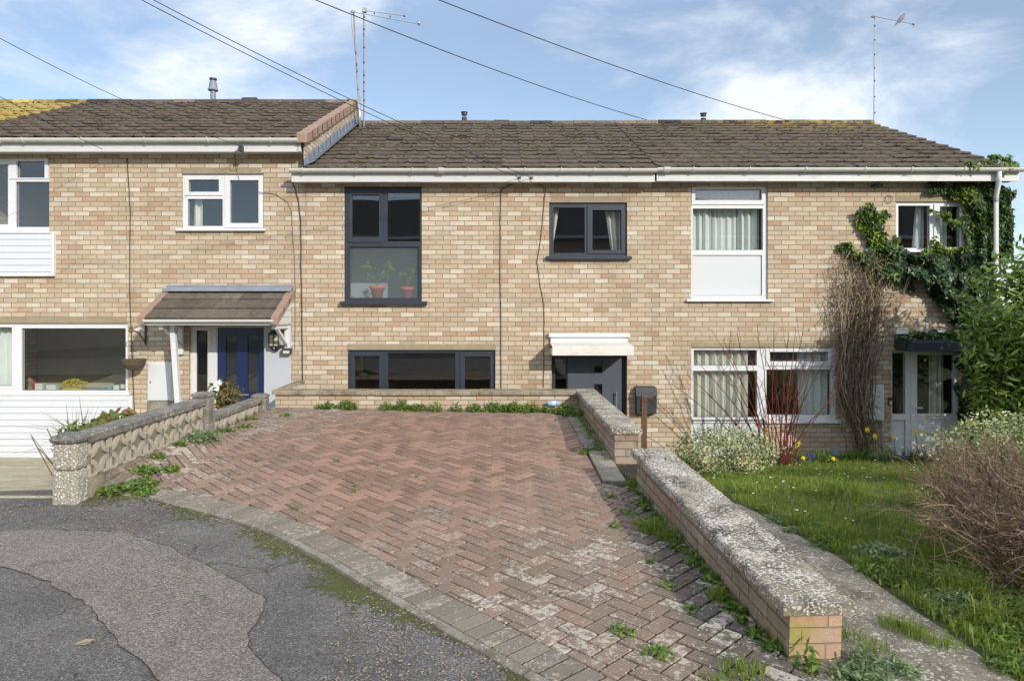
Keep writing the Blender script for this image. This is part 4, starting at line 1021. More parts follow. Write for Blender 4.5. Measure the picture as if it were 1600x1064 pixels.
sill(HR, 1072, 1207, 467.5, 471, 'white_upvc', .06)
curtain(HR, FX(1084), FX(1118), FZ(392), FZ(322), 'curtain_white', seed=11); curtain(HR, FX(1120), FX(1162), FZ(392), FZ(322), 'curtain_white', amp=.02, y=YF+.25, seed=12); curtain(HR, FX(1160), FX(1194), FZ(392), FZ(322), 'curtain_white', seed=13)
curtain(HR, FX(1088), FX(1192), FZ(314), FZ(293), 'net_grey', amp=.01, seed=14)
window(HR, (1400,315,1508,391), [(1405.5,320.5,1455,387), (1470,322,1503,386)], [((1461,318,1507,389),(1470,322,1503,386))], gm='glass')
lintel(HR, 1399, 1508, 305, 314.8)
curtain(HR, FX(1400), FX(1412), FZ(389), FZ(317), 'curtain_white', seed=15, x1b=FX(1406)); curtain(HR, FX(1444), FX(1456), FZ(389), FZ(317), 'curtain_white', seed=16, x0b=FX(1438)); curtain(HR, FX(1470), FX(1492), FZ(389), FZ(317), 'curtain_white', seed=17)
mb = MB(); mb.box(FX(1395), FX(1512), YF-.05, YF+.04, FZ(394), FZ(390.5)); mb.build('sill', 'white_upvc', HR)
window(HR, (1080,542,1306,656), [(1085,546.5,1184,571), (1084,579,1184.5,652), (1204,549.5,1296,564.5), (1199,577,1300.5,648)], [((1198,545,1301,571),(1204,549.5,1296,564.5))], gm='glass')
mb = MB(); plate(mb, px2((1080,656.4,1194,712)), [px2((1084,661,1190,708))], YF+.035, YF+.10); pn = mb.build('panel_frame', 'white_upvc', HR, weld=True, bevel=.004)
mb = MB(); mb.box(FX(1084), FX(1190), YF+.06, YF+.08, FZ(708), FZ(661)); mb.build('panel', 'panel_white', pn)
mb = MB(); mb.box(FX(1195), FX(1312), YF-.05, YF+.034, FZ(660), FZ(656.2)); mb.build('sill', 'white_upvc', HR, bevel=.003)
lintel(HR, 1080, 1308, 534.5, 541.8)
for (a_, b_, m_) in ((1084, 1176, 0), (1254, 1300, 1)): curtain(HR, FX(a_), FX(b_), FZ(655), FZ(545), 'curtain_cream' if m_ == 0 else 'curtain_white', amp=.035, wl=.13, seed=20+m_, x0b=FX(a_-0 if m_ == 0 else a_+3))
DR = window(HR, (1393,548,1502,760), [(1397,551,1418,647)], panels=[(1397,657,1418,745)], recess=.05, gm='glass', name='door_frame')
mb = MB(); plate(mb, px2((1426,549,1499,757)), [px2((1435,554,1493,646)), px2((1434,658,1492,745))], YF+.032, YF+.0495); dd = mb.build('door', 'white_upvc', DR, bevel=.004, weld=True)
mb = MB(); mb.quad(*[(FX(a_), YF+.044, FZ(b_)) for a_, b_ in ((1435,646),(1493,646),(1493,554),(1435,554))]); mb.build('pane', 'glass', dd)
replace_frame(HR, DR, (1393,548,1502,760), [(1397,551,1418,647), (1397,657,1418,745), (1433,552,1495,648)], 'white_upvc', .05)
mb = MB(); mb.box(FX(1434), FX(1492), YF+.042, YF+.0485, FZ(745), FZ(658)); plate(mb, px2((1442,666,1485,738)), [px2((1444,668,1483,736))], YF+.037, YF+.0415); mb.build('door_panel', 'white_upvc', dd, bevel=.003)
mb = MB(); plate(mb, px2((1449.5,649,1478.5,655)), [px2((1450.5,650,1477.5,654))], YF+.026, YF+.0315); mb.build('letter_plate', 'alu', dd)
mb = MB(); mb.box(FX(1429), FX(1442), YF-.01, YF+.006, FZ(637.6), FZ(635.8)); mb.box(FX(1428), FX(1431), YF+.006, YF+.0315, FZ(646), FZ(633)); mb.build('handle', 'panel_white', dd, bevel=.002)
curtain(HR, FX(1463), FX(1488), FZ(650), FZ(554), 'curtain_cream', amp=.02, wl=.09, seed=30)
CR = thing('door_canopy', 'dark grey box-shaped flat door canopy over the white door, ivy trailing across it', 'canopy', (FX(1472), YF, FZ(545)))
Yc = YF-.45; xa, xb = P(1426,0,Yc).x, P(1552,0,Yc).x; z0_, z1_ = P(0,549.5,Yc).z, P(0,534,Yc).z
mb = MB(); mb.prism([(xa, Yc, z0_), (xa, YF-.004, z0_+.02), (xa, YF-.004, z1_+.09), (xa, Yc, z1_)], (xb-xa, 0, 0)); mb.build('canopy_box', 'anthracite', CR, bevel=.006)
mb = MB(); mb.box(FX(1395), FX(1512), YF-.09, YF-.003, FZ(521), FZ(516.5)); mb.build('top_board', 'white_upvc', CR)
mb = MB(); mb.box(FX(1397), xa-.003, YF-.28, YF-.003, z0_+.03, z1_+.05); mb.build('side_box', 'black_plastic', CR, bevel=.004)
# right downpipe with swan neck
DP = thing('downpipe', 'white rainwater downpipe with a swan neck on the ivy-covered right corner', 'downpipe', (FX(1546), YF-.06, -.7))
g0 = P(1561, 268, YE-.06); mb = MB(); xx = FX(1546)-.02
mb.tube([(g0.x, YE-.06, zeM-.06), (g0.x, YE-.06, zeM-.20), (xx, YF-.17, zeM-.40), (xx, YF-.17, zeM-.5)], .036, 10); mb.build('swan_neck', 'white_upvc', DP, smooth=True)
mb = MB(); mb.tube([(xx, YF-.17, zeM-.47), (xx, YF-.17, -.7)], .034, 10); mb.build('pipe', 'white_gutter', DP, smooth=True)
# ---------------------------------------------------------------- far left neighbour with yellowed tiles
NX0 = -14.2
opN = [(-13.2,-11.9,2.1,3.4), (-10.9,-9.6,2.4,3.3), (-13.2,-11,-.1,1.4)]
HN = make_house('terraced_house', 'neighbouring terraced house at far left whose roof tiles are mossy yellow', NX0, LX0-.0015, zeL, zrL, opN, 'tile_yellow', (NX0, LX0-.002), seed=5, brackets_at=[-13,-11,-9.5])
for o_ in opN:
    mb = MB(); plate(mb, o_, [(o_[0]+.06, (o_[0]+o_[1])/2-.03, o_[2]+.06, o_[3]-.06), ((o_[0]+o_[1])/2+.03, o_[1]-.06, o_[2]+.06, o_[3]-.06)], YF+.03, YF+.1); W = mb.build('window', 'white_upvc', HN)
    mb = MB(); mb.quad((o_[0],YF+.06,o_[2]),(o_[1],YF+.06,o_[2]),(o_[1],YF+.06,o_[3]),(o_[0],YF+.06,o_[3])); mb.build('pane', 'glass', W)
    mb = MB(); mb.box(o_[0]-.1, o_[1]+.1, YF+.3, YF+1.5, o_[2]-.1, o_[3]+.1); mb.build('room', 'room_dark', HN)
# ---------------------------------------------------------------- houses opposite, seen only as reflections in the panes
OP = thing('opposite_terrace', 'houses across the road, seen only as dim shapes reflected in the upper panes', 'house', (6, -12, 0))
mb = MB(); mb.box(-10, 24, -19, -12, -.3, 5.3); mb.build('wall', 'render_far', OP)
mb = MB(); mb.prism([(-10.3, -11.6, 5.25), (-10.3, -19.4, 5.25), (-10.3, -15.5, 7.6)], (34.6, 0, 0)); mb.build('roof', 'far_roof', OP)
mb = MB(); mb.box(-10.3, 24.3, -11.62, -11.59, 5.08, 5.24); mb.build('gutter', 'white_fascia', OP)
for x in (-8.2, -5.4, 1.2, 4.0, 10, 14, 19):
    for z in (.7, 3.3):
        mb = MB()
        for a, b, c, d in cells((x, x+1.7, z, z+1.15), [(x+.07, x+.8, z+.07, z+1.08), (x+.9, x+1.63, z+.07, z+1.08)]): mb.box(a, b, -11.998, -11.93, c, d)
        W = mb.build('window', 'white_upvc', OP)
        mb = MB(); mb.box(x+.02, x+1.68, -11.997, -11.975, z+.02, z+1.13); mb.build('pane', 'black_plastic', W)

# ================================================================ GARDEN WALLS
def local_thing(name, label, cat, loc, rot=(0,0,0)):
    t = thing(name, label, cat, loc); t.rotation_euler = rot; return t
def lpart(mb, name, m, T, **k):
    o = mb.build(name, m, None, **k); o.parent = T; return o
def coping_run(mb, x0, x1, y0, y1, z0, z1, axis='y', seg=.6, seed=0, chip=.006):
    """run of coping slabs with slightly worn edges, butt joints"""
    rr = random.Random(seed); a0, a1 = (y0, y1) if axis == 'y' else (x0, x1); a = a0
    while a < a1-.02:
        e = min(a+seg, a1)
        if a1-e < .12: e = a1
        k = max(2, int((e-a)/.05)); n0 = len(mb.v); j = rr.uniform(-.003, .003)
        for i in range(k+1):
            t = a+.002 + (e-a-.004)*i/k
            def w(s_): return chip*mnoise.noise(Vector((t*9, s_*7+seed, 3.1)))
            pr = [((x0 if axis=='y' else y0)+w(1), z0), ((x0 if axis=='y' else y0)+w(2), z1-.010+w(3)*.5), ((x0 if axis=='y' else y0)+.012+w(4), z1+w(5)*.4), ((x1 if axis=='y' else y1)-.012+w(6), z1+w(7)*.4), ((x1 if axis=='y' else y1)+w(8), z1-.010), ((x1 if axis=='y' else y1)+w(9), z0)]
            for (p, z) in pr: mb.v.append((p, t, z+j) if axis == 'y' else (t, p, z+j))
        for i in range(k):
            for q in range(6):
                f = (n0+i*6+q, n0+i*6+(q+1)%6, n0+(i+1)*6+(q+1)%6, n0+(i+1)*6+q); mb.face(f if axis != 'y' else f[::-1])
        mb.face([n0+q for q in range(6)]); mb.face([n0+k*6+q for q in range(6)][::-1]); a = e
# near right wall: tilted a little with the slope
ang = math.atan2(.148, 2.85); tilt = math.atan2(.123, 2.85)
NW = local_thing('garden_wall', 'low brick wall with a thick white-spotted coping between the drive and the garden path, nearest the road', 'wall', (1.276, 3.10, .277-.055-.375), (tilt, 0, ang))
mb = MB(); mb.box(.045, .285, .035, 2.83, -.55, .3745); lpart(mb, 'brickwork', 'brick_near', NW, bevel=.004)
mb = MB(); mb.box(.043, .287, .030, .0345, -.55, .3745); lpart(mb, 'end_bricks', 'brick_pier', NW)
mb = MB(); coping_run(mb, 0, .337, 0, 2.87, .376, .432, 'y', 2.87, 4, .010); lpart(mb, 'coping', 'coping_lichen', NW)
# retaining wall at the back of the drive and its return on the right
RW = local_thing('retaining_wall', 'low brick retaining wall with plain stone coping across the back of the drive and along its far right side', 'wall', (0, 9.8, .395-.6))
mb = MB(); mb.box(-3.24, 1.34, 0, .22, -.9, .5995); lpart(mb, 'back_brickwork', 'brick_buff', RW)
mb = MB(); coping_run(mb, -3.28, 1.075, -.045, .26, .60, .655, 'x', .74, 2); mb.prism([(-3.28,-.03,.62),(-3.13,.26,.655),(-2.98,.56,.70),(-3.10,.60,.70)], (0,0,.045)); lpart(mb, 'back_coping', 'coping_plain', RW)
mb = MB(); mb.box(1.115, 1.345, -3.10, -.0005, -.9, .5995); lpart(mb, 'return_brickwork', 'brick_garden', RW)
mb = MB(); mb.box(1.113, 1.347, -3.104, -3.1005, -.9, .5995); lpart(mb, 'end_bricks', 'brick_garden', RW)
mb = MB(); coping_run(mb, 1.08, 1.38, -3.13, .262, .60, .655, 'y', .9, 9); lpart(mb, 'return_coping', 'coping_lichen', RW)
# small concrete step between the two right walls
mb = MB(); mb.box(1.14, 1.40, 6.0, 6.62, -.3, .06); tag(mb.build('step', 'kerb', origin=(1.27, 6.3, -.3), bevel=.008), 'short concrete step in the gap between the two low brick walls', 'step')

# screen-block wall on the left
SW = thing('screen_block_wall', 'decorative pierced concrete block wall with weathered coping left of the drive', 'wall', (-3.4, 5.4, .1))
def block(mb):
    """one 290 mm pierced block in local coords: y 0..0.29, z 0..0.29, x thickness"""
    X = .024; b = .019
    def pr(pts): mb.prism([(0, p[0], p[1]) for p in pts], (X, 0, 0))
    for r in ((0,0,.29,b),(0,.29-b,.29,.29),(0,b,b,.29-b),(.29-b,b,.29,.29-b)): pr([(r[0],r[1]),(r[2],r[1]),(r[2],r[3]),(r[0],r[3])])
    for (cy, cz, a0) in ((0,0,0),(.29,0,90),(.29,.29,180),(0,.29,270)):
        K = 10; r0, r1 = .102, .1447
        for i in range(K):
            a, c = R(a0+90*i/K), R(a0+90*(i+1)/K)
            pr([(cy+r0*math.cos(a), cz+r0*math.sin(a)), (cy+r1*math.cos(a), cz+r1*math.sin(a)), (cy+r1*math.cos(c), cz+r1*math.sin(c)), (cy+r0*math.cos(c), cz+r0*math.sin(c))])
    # recessed web behind the corner leaves
    pass
mb = MB(); block(mb); mb.cur = 1; mb.box(-.03, -.001, .001, .289, .001, .289)  # back web: dark colour paints the shade inside the holes, with some dirt
B0 = mb.build('screen_block', ['screen_block', 'recess_shade_dirt'], None); B0.parent = SW; B0.matrix_parent_inverse = Matrix.Translation(-Vector(SW.location))
first = True
def blk(y, z):
    global first
    o = B0 if first else B0.copy()
    if not first: COL.objects.link(o)
    first = False; o.location = (-3.326, y, z)
for i in range(7): blk(5.478+i*.299, .262)
for i in range(5): blk(7.80+i*.298, .052)
mb = MB(); mb.box(-3.42, -3.29, 5.475, 7.575, -.2, .258); mb.build('plinth', 'coping_plain', SW)
mb = MB(); mb.box(-3.42, -3.29, 7.785, 9.395, -.2, .05); mb.build('plinth', 'coping_plain', SW)
mb = MB(); coping_run(mb, -3.475, -3.27, 5.44, 7.60, .555, .615, 'y', .6, 5, .012); mb.build('coping', 'coping_dark', SW)
mb = MB(); coping_run(mb, -3.46, -3.27, 7.78, 9.42, .345, .40, 'y', .6, 6, .010); mb.build('coping', 'coping_dark', SW)
for (y0, y1, z0, z1, xx) in ((5.29, 5.47, -.1, .575, -3.49), (7.58, 7.78, -.1, .64, -3.45), (9.40, 9.60, -.1, .40, -3.45)):
    mb = MB(); xr = -3.295 if y0 < 6 else -3.25
    h1 = z0+.45 if y0 < 6 else None
    mb.box(xx, xr, y0, y1, z0, .355 if h1 else z1)
    if h1: mb.box(xx+.004, xr-.003, y0+.003, y1, .3555, z1)
    mb.build('pier', 'pebble_dash' if y0 < 6 else 'coping_dark', SW, bevel=.03)
    mb = MB(); n = len(mb.v); m_ = .02; cap = [(m_, 0), (m_+.008, .022), (m_-.01, .045), (-.04, .065), (-.07, .07)] if y0 < 6 else [(m_*.5, 0), (m_*.5, .03), (-.03, .045)]
    cx_, cy_ = (xx+xr)/2, (y0+y1)/2; hx, hy = (xr-xx)/2, (y1-y0)/2
    for (g_, h_) in cap:
        for k in range(16):
            a = 2*math.pi*k/16+math.pi/16; sx, sy = math.cos(a), math.sin(a); p_ = 4.5
            rr_ = (abs(sx)**p_+abs(sy)**p_)**(-1/p_); mb.v.append((cx_+sx*rr_*(hx+g_), cy_+sy*rr_*(hy+g_), z1+.002+h_))
    for i in range(len(cap)-1):
        for k in range(16): mb.face((n+i*16+k, n+i*16+(k+1)%16, n+(i+1)*16+(k+1)%16, n+(i+1)*16+k))
    mb.face([n+(len(cap)-1)*16+k for k in range(16)]); mb.face([n+k for k in range(16)][::-1]); mb.build('pier_cap', 'coping_dark', SW)

# ================================================================ STREET AND WALL FURNITURE
def wire(label, a, b, sag=.12, r=.0065, m='cable_black', more=()):
    a, b = Vector(a), Vector(b); pts = [a.lerp(b, t/24) - Vector((0, 0, sag*4*(t/24)*(1-t/24))) for t in range(25)] + [Vector(p) for p in more]
    mb = MB(); mb.tube(pts, r, 5); return tag(mb.build('overhead_wire', m, origin=tuple(b)), label, 'wire')
W_ = [('thin grey wire sloping over the left roof to the fascia beside the small upper window', P(-70,22,6), P(378,228,10.38), .10, .0035),
 ('wire crossing the top left corner of the yellow-tiled roof to the white fascia', P(-60,118,8), P(160,233,10.38), .02, .004),
 ('upper of the pair of wires running to the middle fascia', P(150,-48,6.2), P(830,277,10.38), .10, .0045),
 ('lower of the pair of wires running to the middle fascia', P(124,-52,6.2), P(811,277,10.38), .10, .0045),
 ('wire passing the twin aerials and dropping behind the ridge above the grey door', P(440,-22,9), P(1090,208,17), .16, .0075),
 ('uppermost wire falling behind the ridge of the right house', P(600,-34,9), P(1300,206,17), .16, .0075)]
for l_, a, b, s_, r_ in W_: wire(l_, a, b, s_, r_)
for px_ in (811, 830):
    mb = MB(); q = P(px_, 277, 10.40); mb.box(q.x-.012, q.x+.03, q.y-.0, q.y+.021, q.z-.02, q.z+.012); mb.tube([q, q+Vector((0,.01,-.10))], .003, 5); mb.blob((q.x,q.y-.01,q.z), .02, .02, .014, 0)
    tag(mb.build('cable_clamp', 'cable_grey', origin=tuple(q)), 'small grey cable clamp on the middle white fascia, %s of the two' % ('left' if px_ == 811 else 'right'), 'clamp')
mb = MB(); q = P(378, 232, 10.39); mb.box(q.x-.04, q.x+.02, q.y-.04, q.y+.028, q.z-.045, q.z+.04); mb.tube([q, q+Vector((-.10,-.02,-.05)), q+Vector((-.09,-.02,-.13)), q+Vector((.0,.0,-.12)), q+Vector((.02,.01,-.02))], .006, 5)
tag(mb.build('cable_bracket', 'black_plastic', origin=tuple(q)), 'black cable bracket with a looped lead on the left house fascia', 'bracket')
def wallcable(label, pts, m='cable_black', r=.0065):
    y = YF-.010; mb = MB(); P_ = [Vector((FX(a), y, FZ(b))) for a, b in pts]; out = []
    for i in range(len(P_)-1):
        for t in range(5): out.append(P_[i].lerp(P_[i+1], t/5) + Vector((random.uniform(-.004, .004), 0, 0)))
    out.append(P_[-1]); mb.tube(out, r, 5)
    return tag(mb.build('wall_cable', m, origin=tuple(P_[-1])), label, 'cable')
wallcable('black cable running straight down the brick left of the porch', [(199,247),(204,330),(203,450),(207,560),(211,660)])
wallcable('black cable dropping from the left end of the lower gutter past the porch', [(462,262),(458,285),(466,312),(470,345),(471,450),(473,600)], r=.008)
wallcable('thin grey cable looping from the small upper window to the porch corner', [(404,300),(430,303),(450,316),(456,330),(460,400),(462,450),(461,545)], 'cable_grey', .006)
wallcable('short thin cable above the small upper left window', [(367,240),(369,262),(374,281)], 'cable_grey', .004)
wallcable('straight black cable on the brick right of the long low window', [(800,288),(786,294),(782,300),(781,400),(782,470),(783,606)])
wallcable('wavy brown cable on the brick left of the small dark upper window', [(835,283),(852,294),(850,320),(845,370),(839,410),(843,440),(850,480),(850,520),(849,605)], 'rust', .006)
mb = MB(); pts = [(FX(1388)+.055*math.cos(a), YF-.02, FZ(311)+.06*math.sin(a)) for a in np.linspace(0, 6.1, 16)]; mb.tube(pts, .005, 5)
tag(mb.build('wire_loop', 'cable_grey', origin=(FX(1388), YF, FZ(311))), 'small loop of wire on the brick left of the ivy-framed window', 'wire loop')
mb = MB(); mb.box(FX(1361), FX(1374), YF-.09, YF-.003, FZ(293), FZ(289)); tag(mb.build('sensor', 'black_plastic', origin=(FX(1367), YF, FZ(291)), bevel=.005), 'small dark sensor under the eaves between the right house windows', 'sensor')
# left meter box with its door
ML = thing('meter_box', 'white electricity meter box on the brick beside the blue door porch', 'meter box', (FX(252), YF, FZ(625)))
mb = MB(); mb.box(FX(232.5), FX(272), YF-.045, YF-.003, FZ(625), FZ(565.5)); mb.build('case', 'white_upvc', ML, bevel=.006)
mb = MB(); mb.box(FX(234.5), FX(270), YF-.056, YF-.0455, FZ(623.5), FZ(568)); dd = mb.build('door', 'panel_white', ML, bevel=.004); mb = MB(); mb.box(FX(237), FX(239), YF-.062, YF-.0565, FZ(597), FZ(595)); mb.build('lock', 'black_plastic', dd)
mb = MB(); mb.box(FX(231), FX(273), YF-.03, YF-.003, FZ(660), FZ(626)); tag(mb.build('rendered_plinth', 'kerb', origin=(FX(252), YF, FZ(660)), bevel=.01), 'rough rendered patch directly under the left meter box', 'render patch')
MR = thing('meter_box', 'white meter box half hidden by bare creeper stems left of the white door', 'meter box', (FX(1362), YF, FZ(656)))
mb = MB(); mb.box(FX(1343), FX(1379), YF-.045, YF-.003, FZ(656), FZ(600)); mb.build('case', 'white_upvc', MR, bevel=.006)
mb = MB(); mb.box(FX(1345), FX(1376.5), YF-.056, YF-.0455, FZ(654), FZ(602)); mb.build('door', 'panel_white', MR, bevel=.004)
mb = MB(); mb.box(FX(1376), FX(1380), YF-.03, YF-.003, FZ(700), FZ(657)); tag(mb.build('conduit', 'alu', origin=(FX(1378), YF, FZ(700))), 'thin pale conduit running down from the right meter box', 'pipe')
DB = thing('doorbell', 'small black doorbell left of the white door', 'doorbell', (FX(1390), YF, FZ(632)))
mb = MB(); mb.box(FX(1387), FX(1393.3), YF-.03, YF-.003, FZ(632), FZ(620)); mb.build('case', 'black_plastic', DB, bevel=.004); mb = MB(); mb.box(FX(1388.3), FX(1392), YF-.034, YF-.0305, FZ(631), FZ(625.5)); mb.build('button', 'pale_thing', DB)
mb = MB(); mb.box(FX(1299), FX(1309.5), YF-.05, YF-.004, FZ(716), FZ(697)); tag(mb.build('slab', 'stone_slab_blue', origin=(FX(1304), YF, FZ(716)), bevel=.004), 'grey-blue slab leaning at the foot of the brick below the right window', 'slab')
mb = MB(); mb.box(FX(1514), FX(1529), YF-.30, YF-.285, FZ(608), FZ(596.5)); NP = tag(mb.build('number_plate', 'panel_white', origin=(FX(1521), YF-.29, FZ(608)), bevel=.002), 'small white house plate among the ivy right of the white door', 'plate')
# letter box on the wall and the rusty post before it
LB = thing('letter_box', 'dark grey wall letter box with small window slots beside the grey door', 'letter box', (FX(1007), YF, FZ(645)))
mb = MB(); mb.prism([(FX(992), YF-.003, FZ(646)), (FX(992), YF-.14, FZ(644)), (FX(992), YF-.15, FZ(616)), (FX(992), YF-.08, FZ(604)), (FX(992), YF-.003, FZ(602))], (.31, 0, 0)); mb.build('body', 'black_plastic', LB, bevel=.008)
mb = MB(); mb.prism([(FX(991), YF-.10, FZ(614)), (FX(991), YF-.165, FZ(616.5)), (FX(991), YF-.09, FZ(603.5)), (FX(991), YF-.07, FZ(603.5))], (.33, 0, 0)); mb.build('flap', 'black_plastic', LB, bevel=.004)
for i in range(3): mb = MB(); mb.box(FX(998), FX(1001.5), YF-.153, YF-.145, FZ(626+i*6.5), FZ(622+i*6.5)); mb.build('window_slot', 'glass_dark', LB)
HP = thing('handrail_post', 'rusty brown handrail post with a short right-angle arm in front of the letter box', 'post', (P(1007,0,10.1).x, 10.1, -1.1))
a_ = P(1007, 616, 10.1); mb = MB(); mb.box(a_.x-.045, a_.x+.0, a_.y-.02, a_.y+.02, -1.1, a_.z); mb.build('post', 'rust', HP, bevel=.004)
mb = MB(); mb.box(a_.x+.001, a_.x+.035, a_.y-.018, a_.y+.015, -1.1, a_.z-.02); mb.box(a_.x-.02, a_.x+.12, a_.y-.03, a_.y-.021, a_.z-.05, a_.z-.02); mb.build('rail', 'rust', HP, bevel=.003)
# things lying about
q0 = P(430, 639.5, 9.72); q1 = P(578, 642, 9.66); mb = MB(); mb.tube([q0, q0.lerp(q1,.5), q1], .011, 8); tag(mb.build('plastic_pipe', 'pipe_white', origin=tuple(q0)), 'thin white pipe lying along the foot of the back wall of the drive', 'pipe')
q = P(866, 630, 9.70); BT = thing('plastic_bottle', 'crushed blue plastic bottle in the weeds at the back right corner of the drive', 'bottle', tuple(q))
mb = MB(); mb.tube([q+Vector((-.09,0,.0)), q+Vector((-.07,0,.0)), q+Vector((.02,0,.005)), q+Vector((.05,0,.0)), q+Vector((.08,0,0))], [.03,.037,.034,.036,.015], 8); mb.build('bottle_body', 'plastic_blue', BT)
mb = MB(); mb.tube([q+Vector((-.03,0,0)), q+Vector((.02,0,.003))], .0385, 8); mb.build('wrapper', 'panel_white', BT)
x, y = gp(131, 1006); mb = MB(); z = .01
mb.poly([(x-.038,y-.02,z),(x-.01,y-.018,z+.004),(x+.03,y+.01,z+.003),(x+.038,y+.03,z+.004),(x+.0,y+.02,z+.008),(x-.03,y+.0,z+.004)]); mb.prism([(x-.03,y-.01,.004),(x+.0,y-.01,.004),(x+.025,y+.012,.004),(x-.01,y+.012,.004)], (0,0,.005))
tag(mb.build('scrap', 'flake', origin=(x, y, .004)), 'small pale scrap lying on the dark tarmac at lower left', 'scrap')
# hanging basket
HB = thing('hanging_basket_bracket', 'black iron scroll bracket on the brick beside the porch', 'bracket', (FX(228), YF, FZ(520)))
tip = P(207, 517, YF-.38); mb = MB(); wx = FX(228)
mb.box(wx-.012, wx+.012, YF-.02, YF-.003, FZ(538), FZ(500)); mb.tube([(wx, YF-.02, FZ(534)), (wx+.0, YF-.2, FZ(520)), (tip.x, tip.y, tip.z+.02)], .008, 6); mb.tube([(wx, YF-.02, FZ(505)), (tip.x, tip.y, tip.z+.035)], .006, 6)
mb.tube([tip+Vector((.0,0,.04)), tip+Vector((-.03,-.02,.05)), tip+Vector((-.04,-.02,0)), tip+Vector((-.01,-.01,-.03)), tip], .008, 6); mb.build('iron', 'black_iron', HB)
BK = thing('hanging_basket', 'worn brown wicker hanging basket beside the big left window', 'basket', (FX(209), YF-.2, FZ(580)))
bc = Vector((P(209,0,YF-.2).x, YF-.2, P(0,561,YF-.2).z)); mb = MB(); mb.lathe(bc, [(.03,-.165),(.10,-.145),(.155,-.08),(.18,0),(.165,.005),(.14,-.07),(.02,-.12)], 18); mb.build('basket', 'wicker', BK)
mb = MB()
for a in (0, 2.1, 4.2): mb.tube([bc+Vector((.17*math.cos(a), .17*math.sin(a), 0)), bc+Vector((0,0,.2)), bc+Vector((0,-.02,.37))], .0018, 4)
mb.build('chain', 'cable_grey', BK)
# ridge furniture
def flue(px_, py_, base, label, cone, s_=1.):
    Z = P(0, base, YR).z; X = (px_-CX)/F*YR; top = P(0, py_, YR).z; h = top-Z; T = thing('flue', label, 'flue', (X, YR, Z-.1))
    mb = MB()
    if cone:
        mb.lathe((X,YR,Z-.1), [(.055,0),(.055,h*.48+.1)], 14); mb.lathe((X,YR,Z+h*.48), [(.10,0),(.105,.02),(.09,.05),(.065,h*.44),(.055,h*.46)], 14); mb.build('pipe', 'lead', T)
        mb = MB(); mb.lathe((X,YR,top-.02), [(.058,0),(.075,.01),(.075,.04),(.05,.05)], 14); mb.build('cowl', 'black_plastic', T)
    else:
        mb.lathe((X,YR,Z-.05), [(.085,0),(.085,.06),(.055,h*.55),(.055,h*.75)], 14); mb.build('pipe', 'vent_dark', T); mb = MB(); mb.lathe((X,YR,top-h*.28+.0), [(.058,0),(.058,h*.2),(.072,h*.22),(.072,h*.28),(.02,h*.3)], 14); mb.build('cowl', 'black_plastic', T)
flue(333, 124, 158, 'tall dark flue with a conical cowl on the taller left ridge', True)
flue(725.5, 175, 193, 'short dark flue on the ridge above the tall dark window', False)
flue(1099, 177, 193, 'short dark flue on the ridge above the tall white window', False)
for (a, b, base, lb) in ((378,406,158,'low dark ridge vent on the taller left roof'),(769,798,193,'low dark ridge vent on the middle roof'),(1169,1196,193,'low dark ridge vent on the right roof')):
    z = P(0, base, YR).z-.02; xa, xb = (a-CX)/F*YR, (b-CX)/F*YR; mb = MB()
    mb.prism([(xa,YR-.10,z),(xa+.04,YR-.09,z+.075),(xb-.04,YR-.09,z+.075),(xb,YR-.10,z)], (0,.2,0)); tag(mb.build('ridge_vent', 'vent_dark', origin=((xa+xb)/2, YR, z), bevel=.006), lb, 'vent')
# aerials
def boom(mb, a, b, n, r=.009, el=.10):
    a, b = Vector(a), Vector(b); mb.tube([a, b], r, 5)
    for i in range(n):
        q = a.lerp(b, (i+.5)/n); e = el*(1-.35*i/n); d = Vector((.25,.9,.35)).normalized()*e; mb.tube([q-d, q+d], .0035, 4, caps=False)
AE = thing('tv_aerial', 'tall thin television aerial with twin toothed booms on the party wall, upright pole', 'aerial', (P(568,0,13.9).x, 13.9, P(0,195,13.9).z))
t_ = P(568.5, 18, 13.9); b_ = P(568.5, 198, 13.9); mb = MB(); mb.tube([b_, t_], .017, 8)
for py in (26, 45, 73, 97, 117, 128, 142, 156): q = P(569, py, 13.88); mb.blob(q, .025, .03, .03, .2)
mb.build('pole', 'old_pole', AE); mb = MB(); boom(mb, t_+Vector((0,0,.02)), P(632, 24.5, 13.6), 18); mb.blob(P(632,24.5,13.6), .03, .03, .035, .1); mb.blob(P(585,20.5,13.8), .02, .03, .035, .1); mb.box(t_.x-.03, t_.x+.05, t_.y-.04, t_.y+.04, t_.z-.02, t_.z+.06); mb.build('boom', 'alu', AE)
AF = thing('tv_aerial', 'leaning television aerial mast left of the upright one, on a thick silver pole', 'aerial', (P(562,0,13.8).x, 13.8, P(0,205,13.8).z))
mb = MB(); mb.tube([P(562.5,205,13.7), P(560.5,150,13.75)], .034, 10); mb.build('mast', 'alu', AF, smooth=True)
mb = MB(); mb.tube([P(560.5,158,13.75), P(556.5,90,13.78), P(552.5,18,13.8)], .017, 8)
mb.tube([P(556,85,13.78), P(549.5,40,13.8), P(548.5,16,13.8)], .007, 5)
for py, px_ in ((81,556), (100,557.3), (110,558), (139,559.5)): mb.blob(P(px_,py,13.75), .028, .03, .045, .1)
mb.build('pole', 'old_pole', AF)
mb = MB(); a0 = P(548,18,13.8); boom(mb, a0, P(655,37.5,12.9), 26, .009, .11); mb.blob(P(655,37.5,12.9), .035, .03, .04, .1); mb.blob(P(610,26,13.3), .02, .03, .04, .1); mb.blob(P(552,18,13.8), .05, .03, .04, .1); mb.build('boom', 'alu', AF)
AG = thing('tv_aerial', 'thin television aerial standing alone behind the right end of the ridge', 'aerial', (P(1366,0,14.3).x, 14.3, P(0,192,14.3).z))
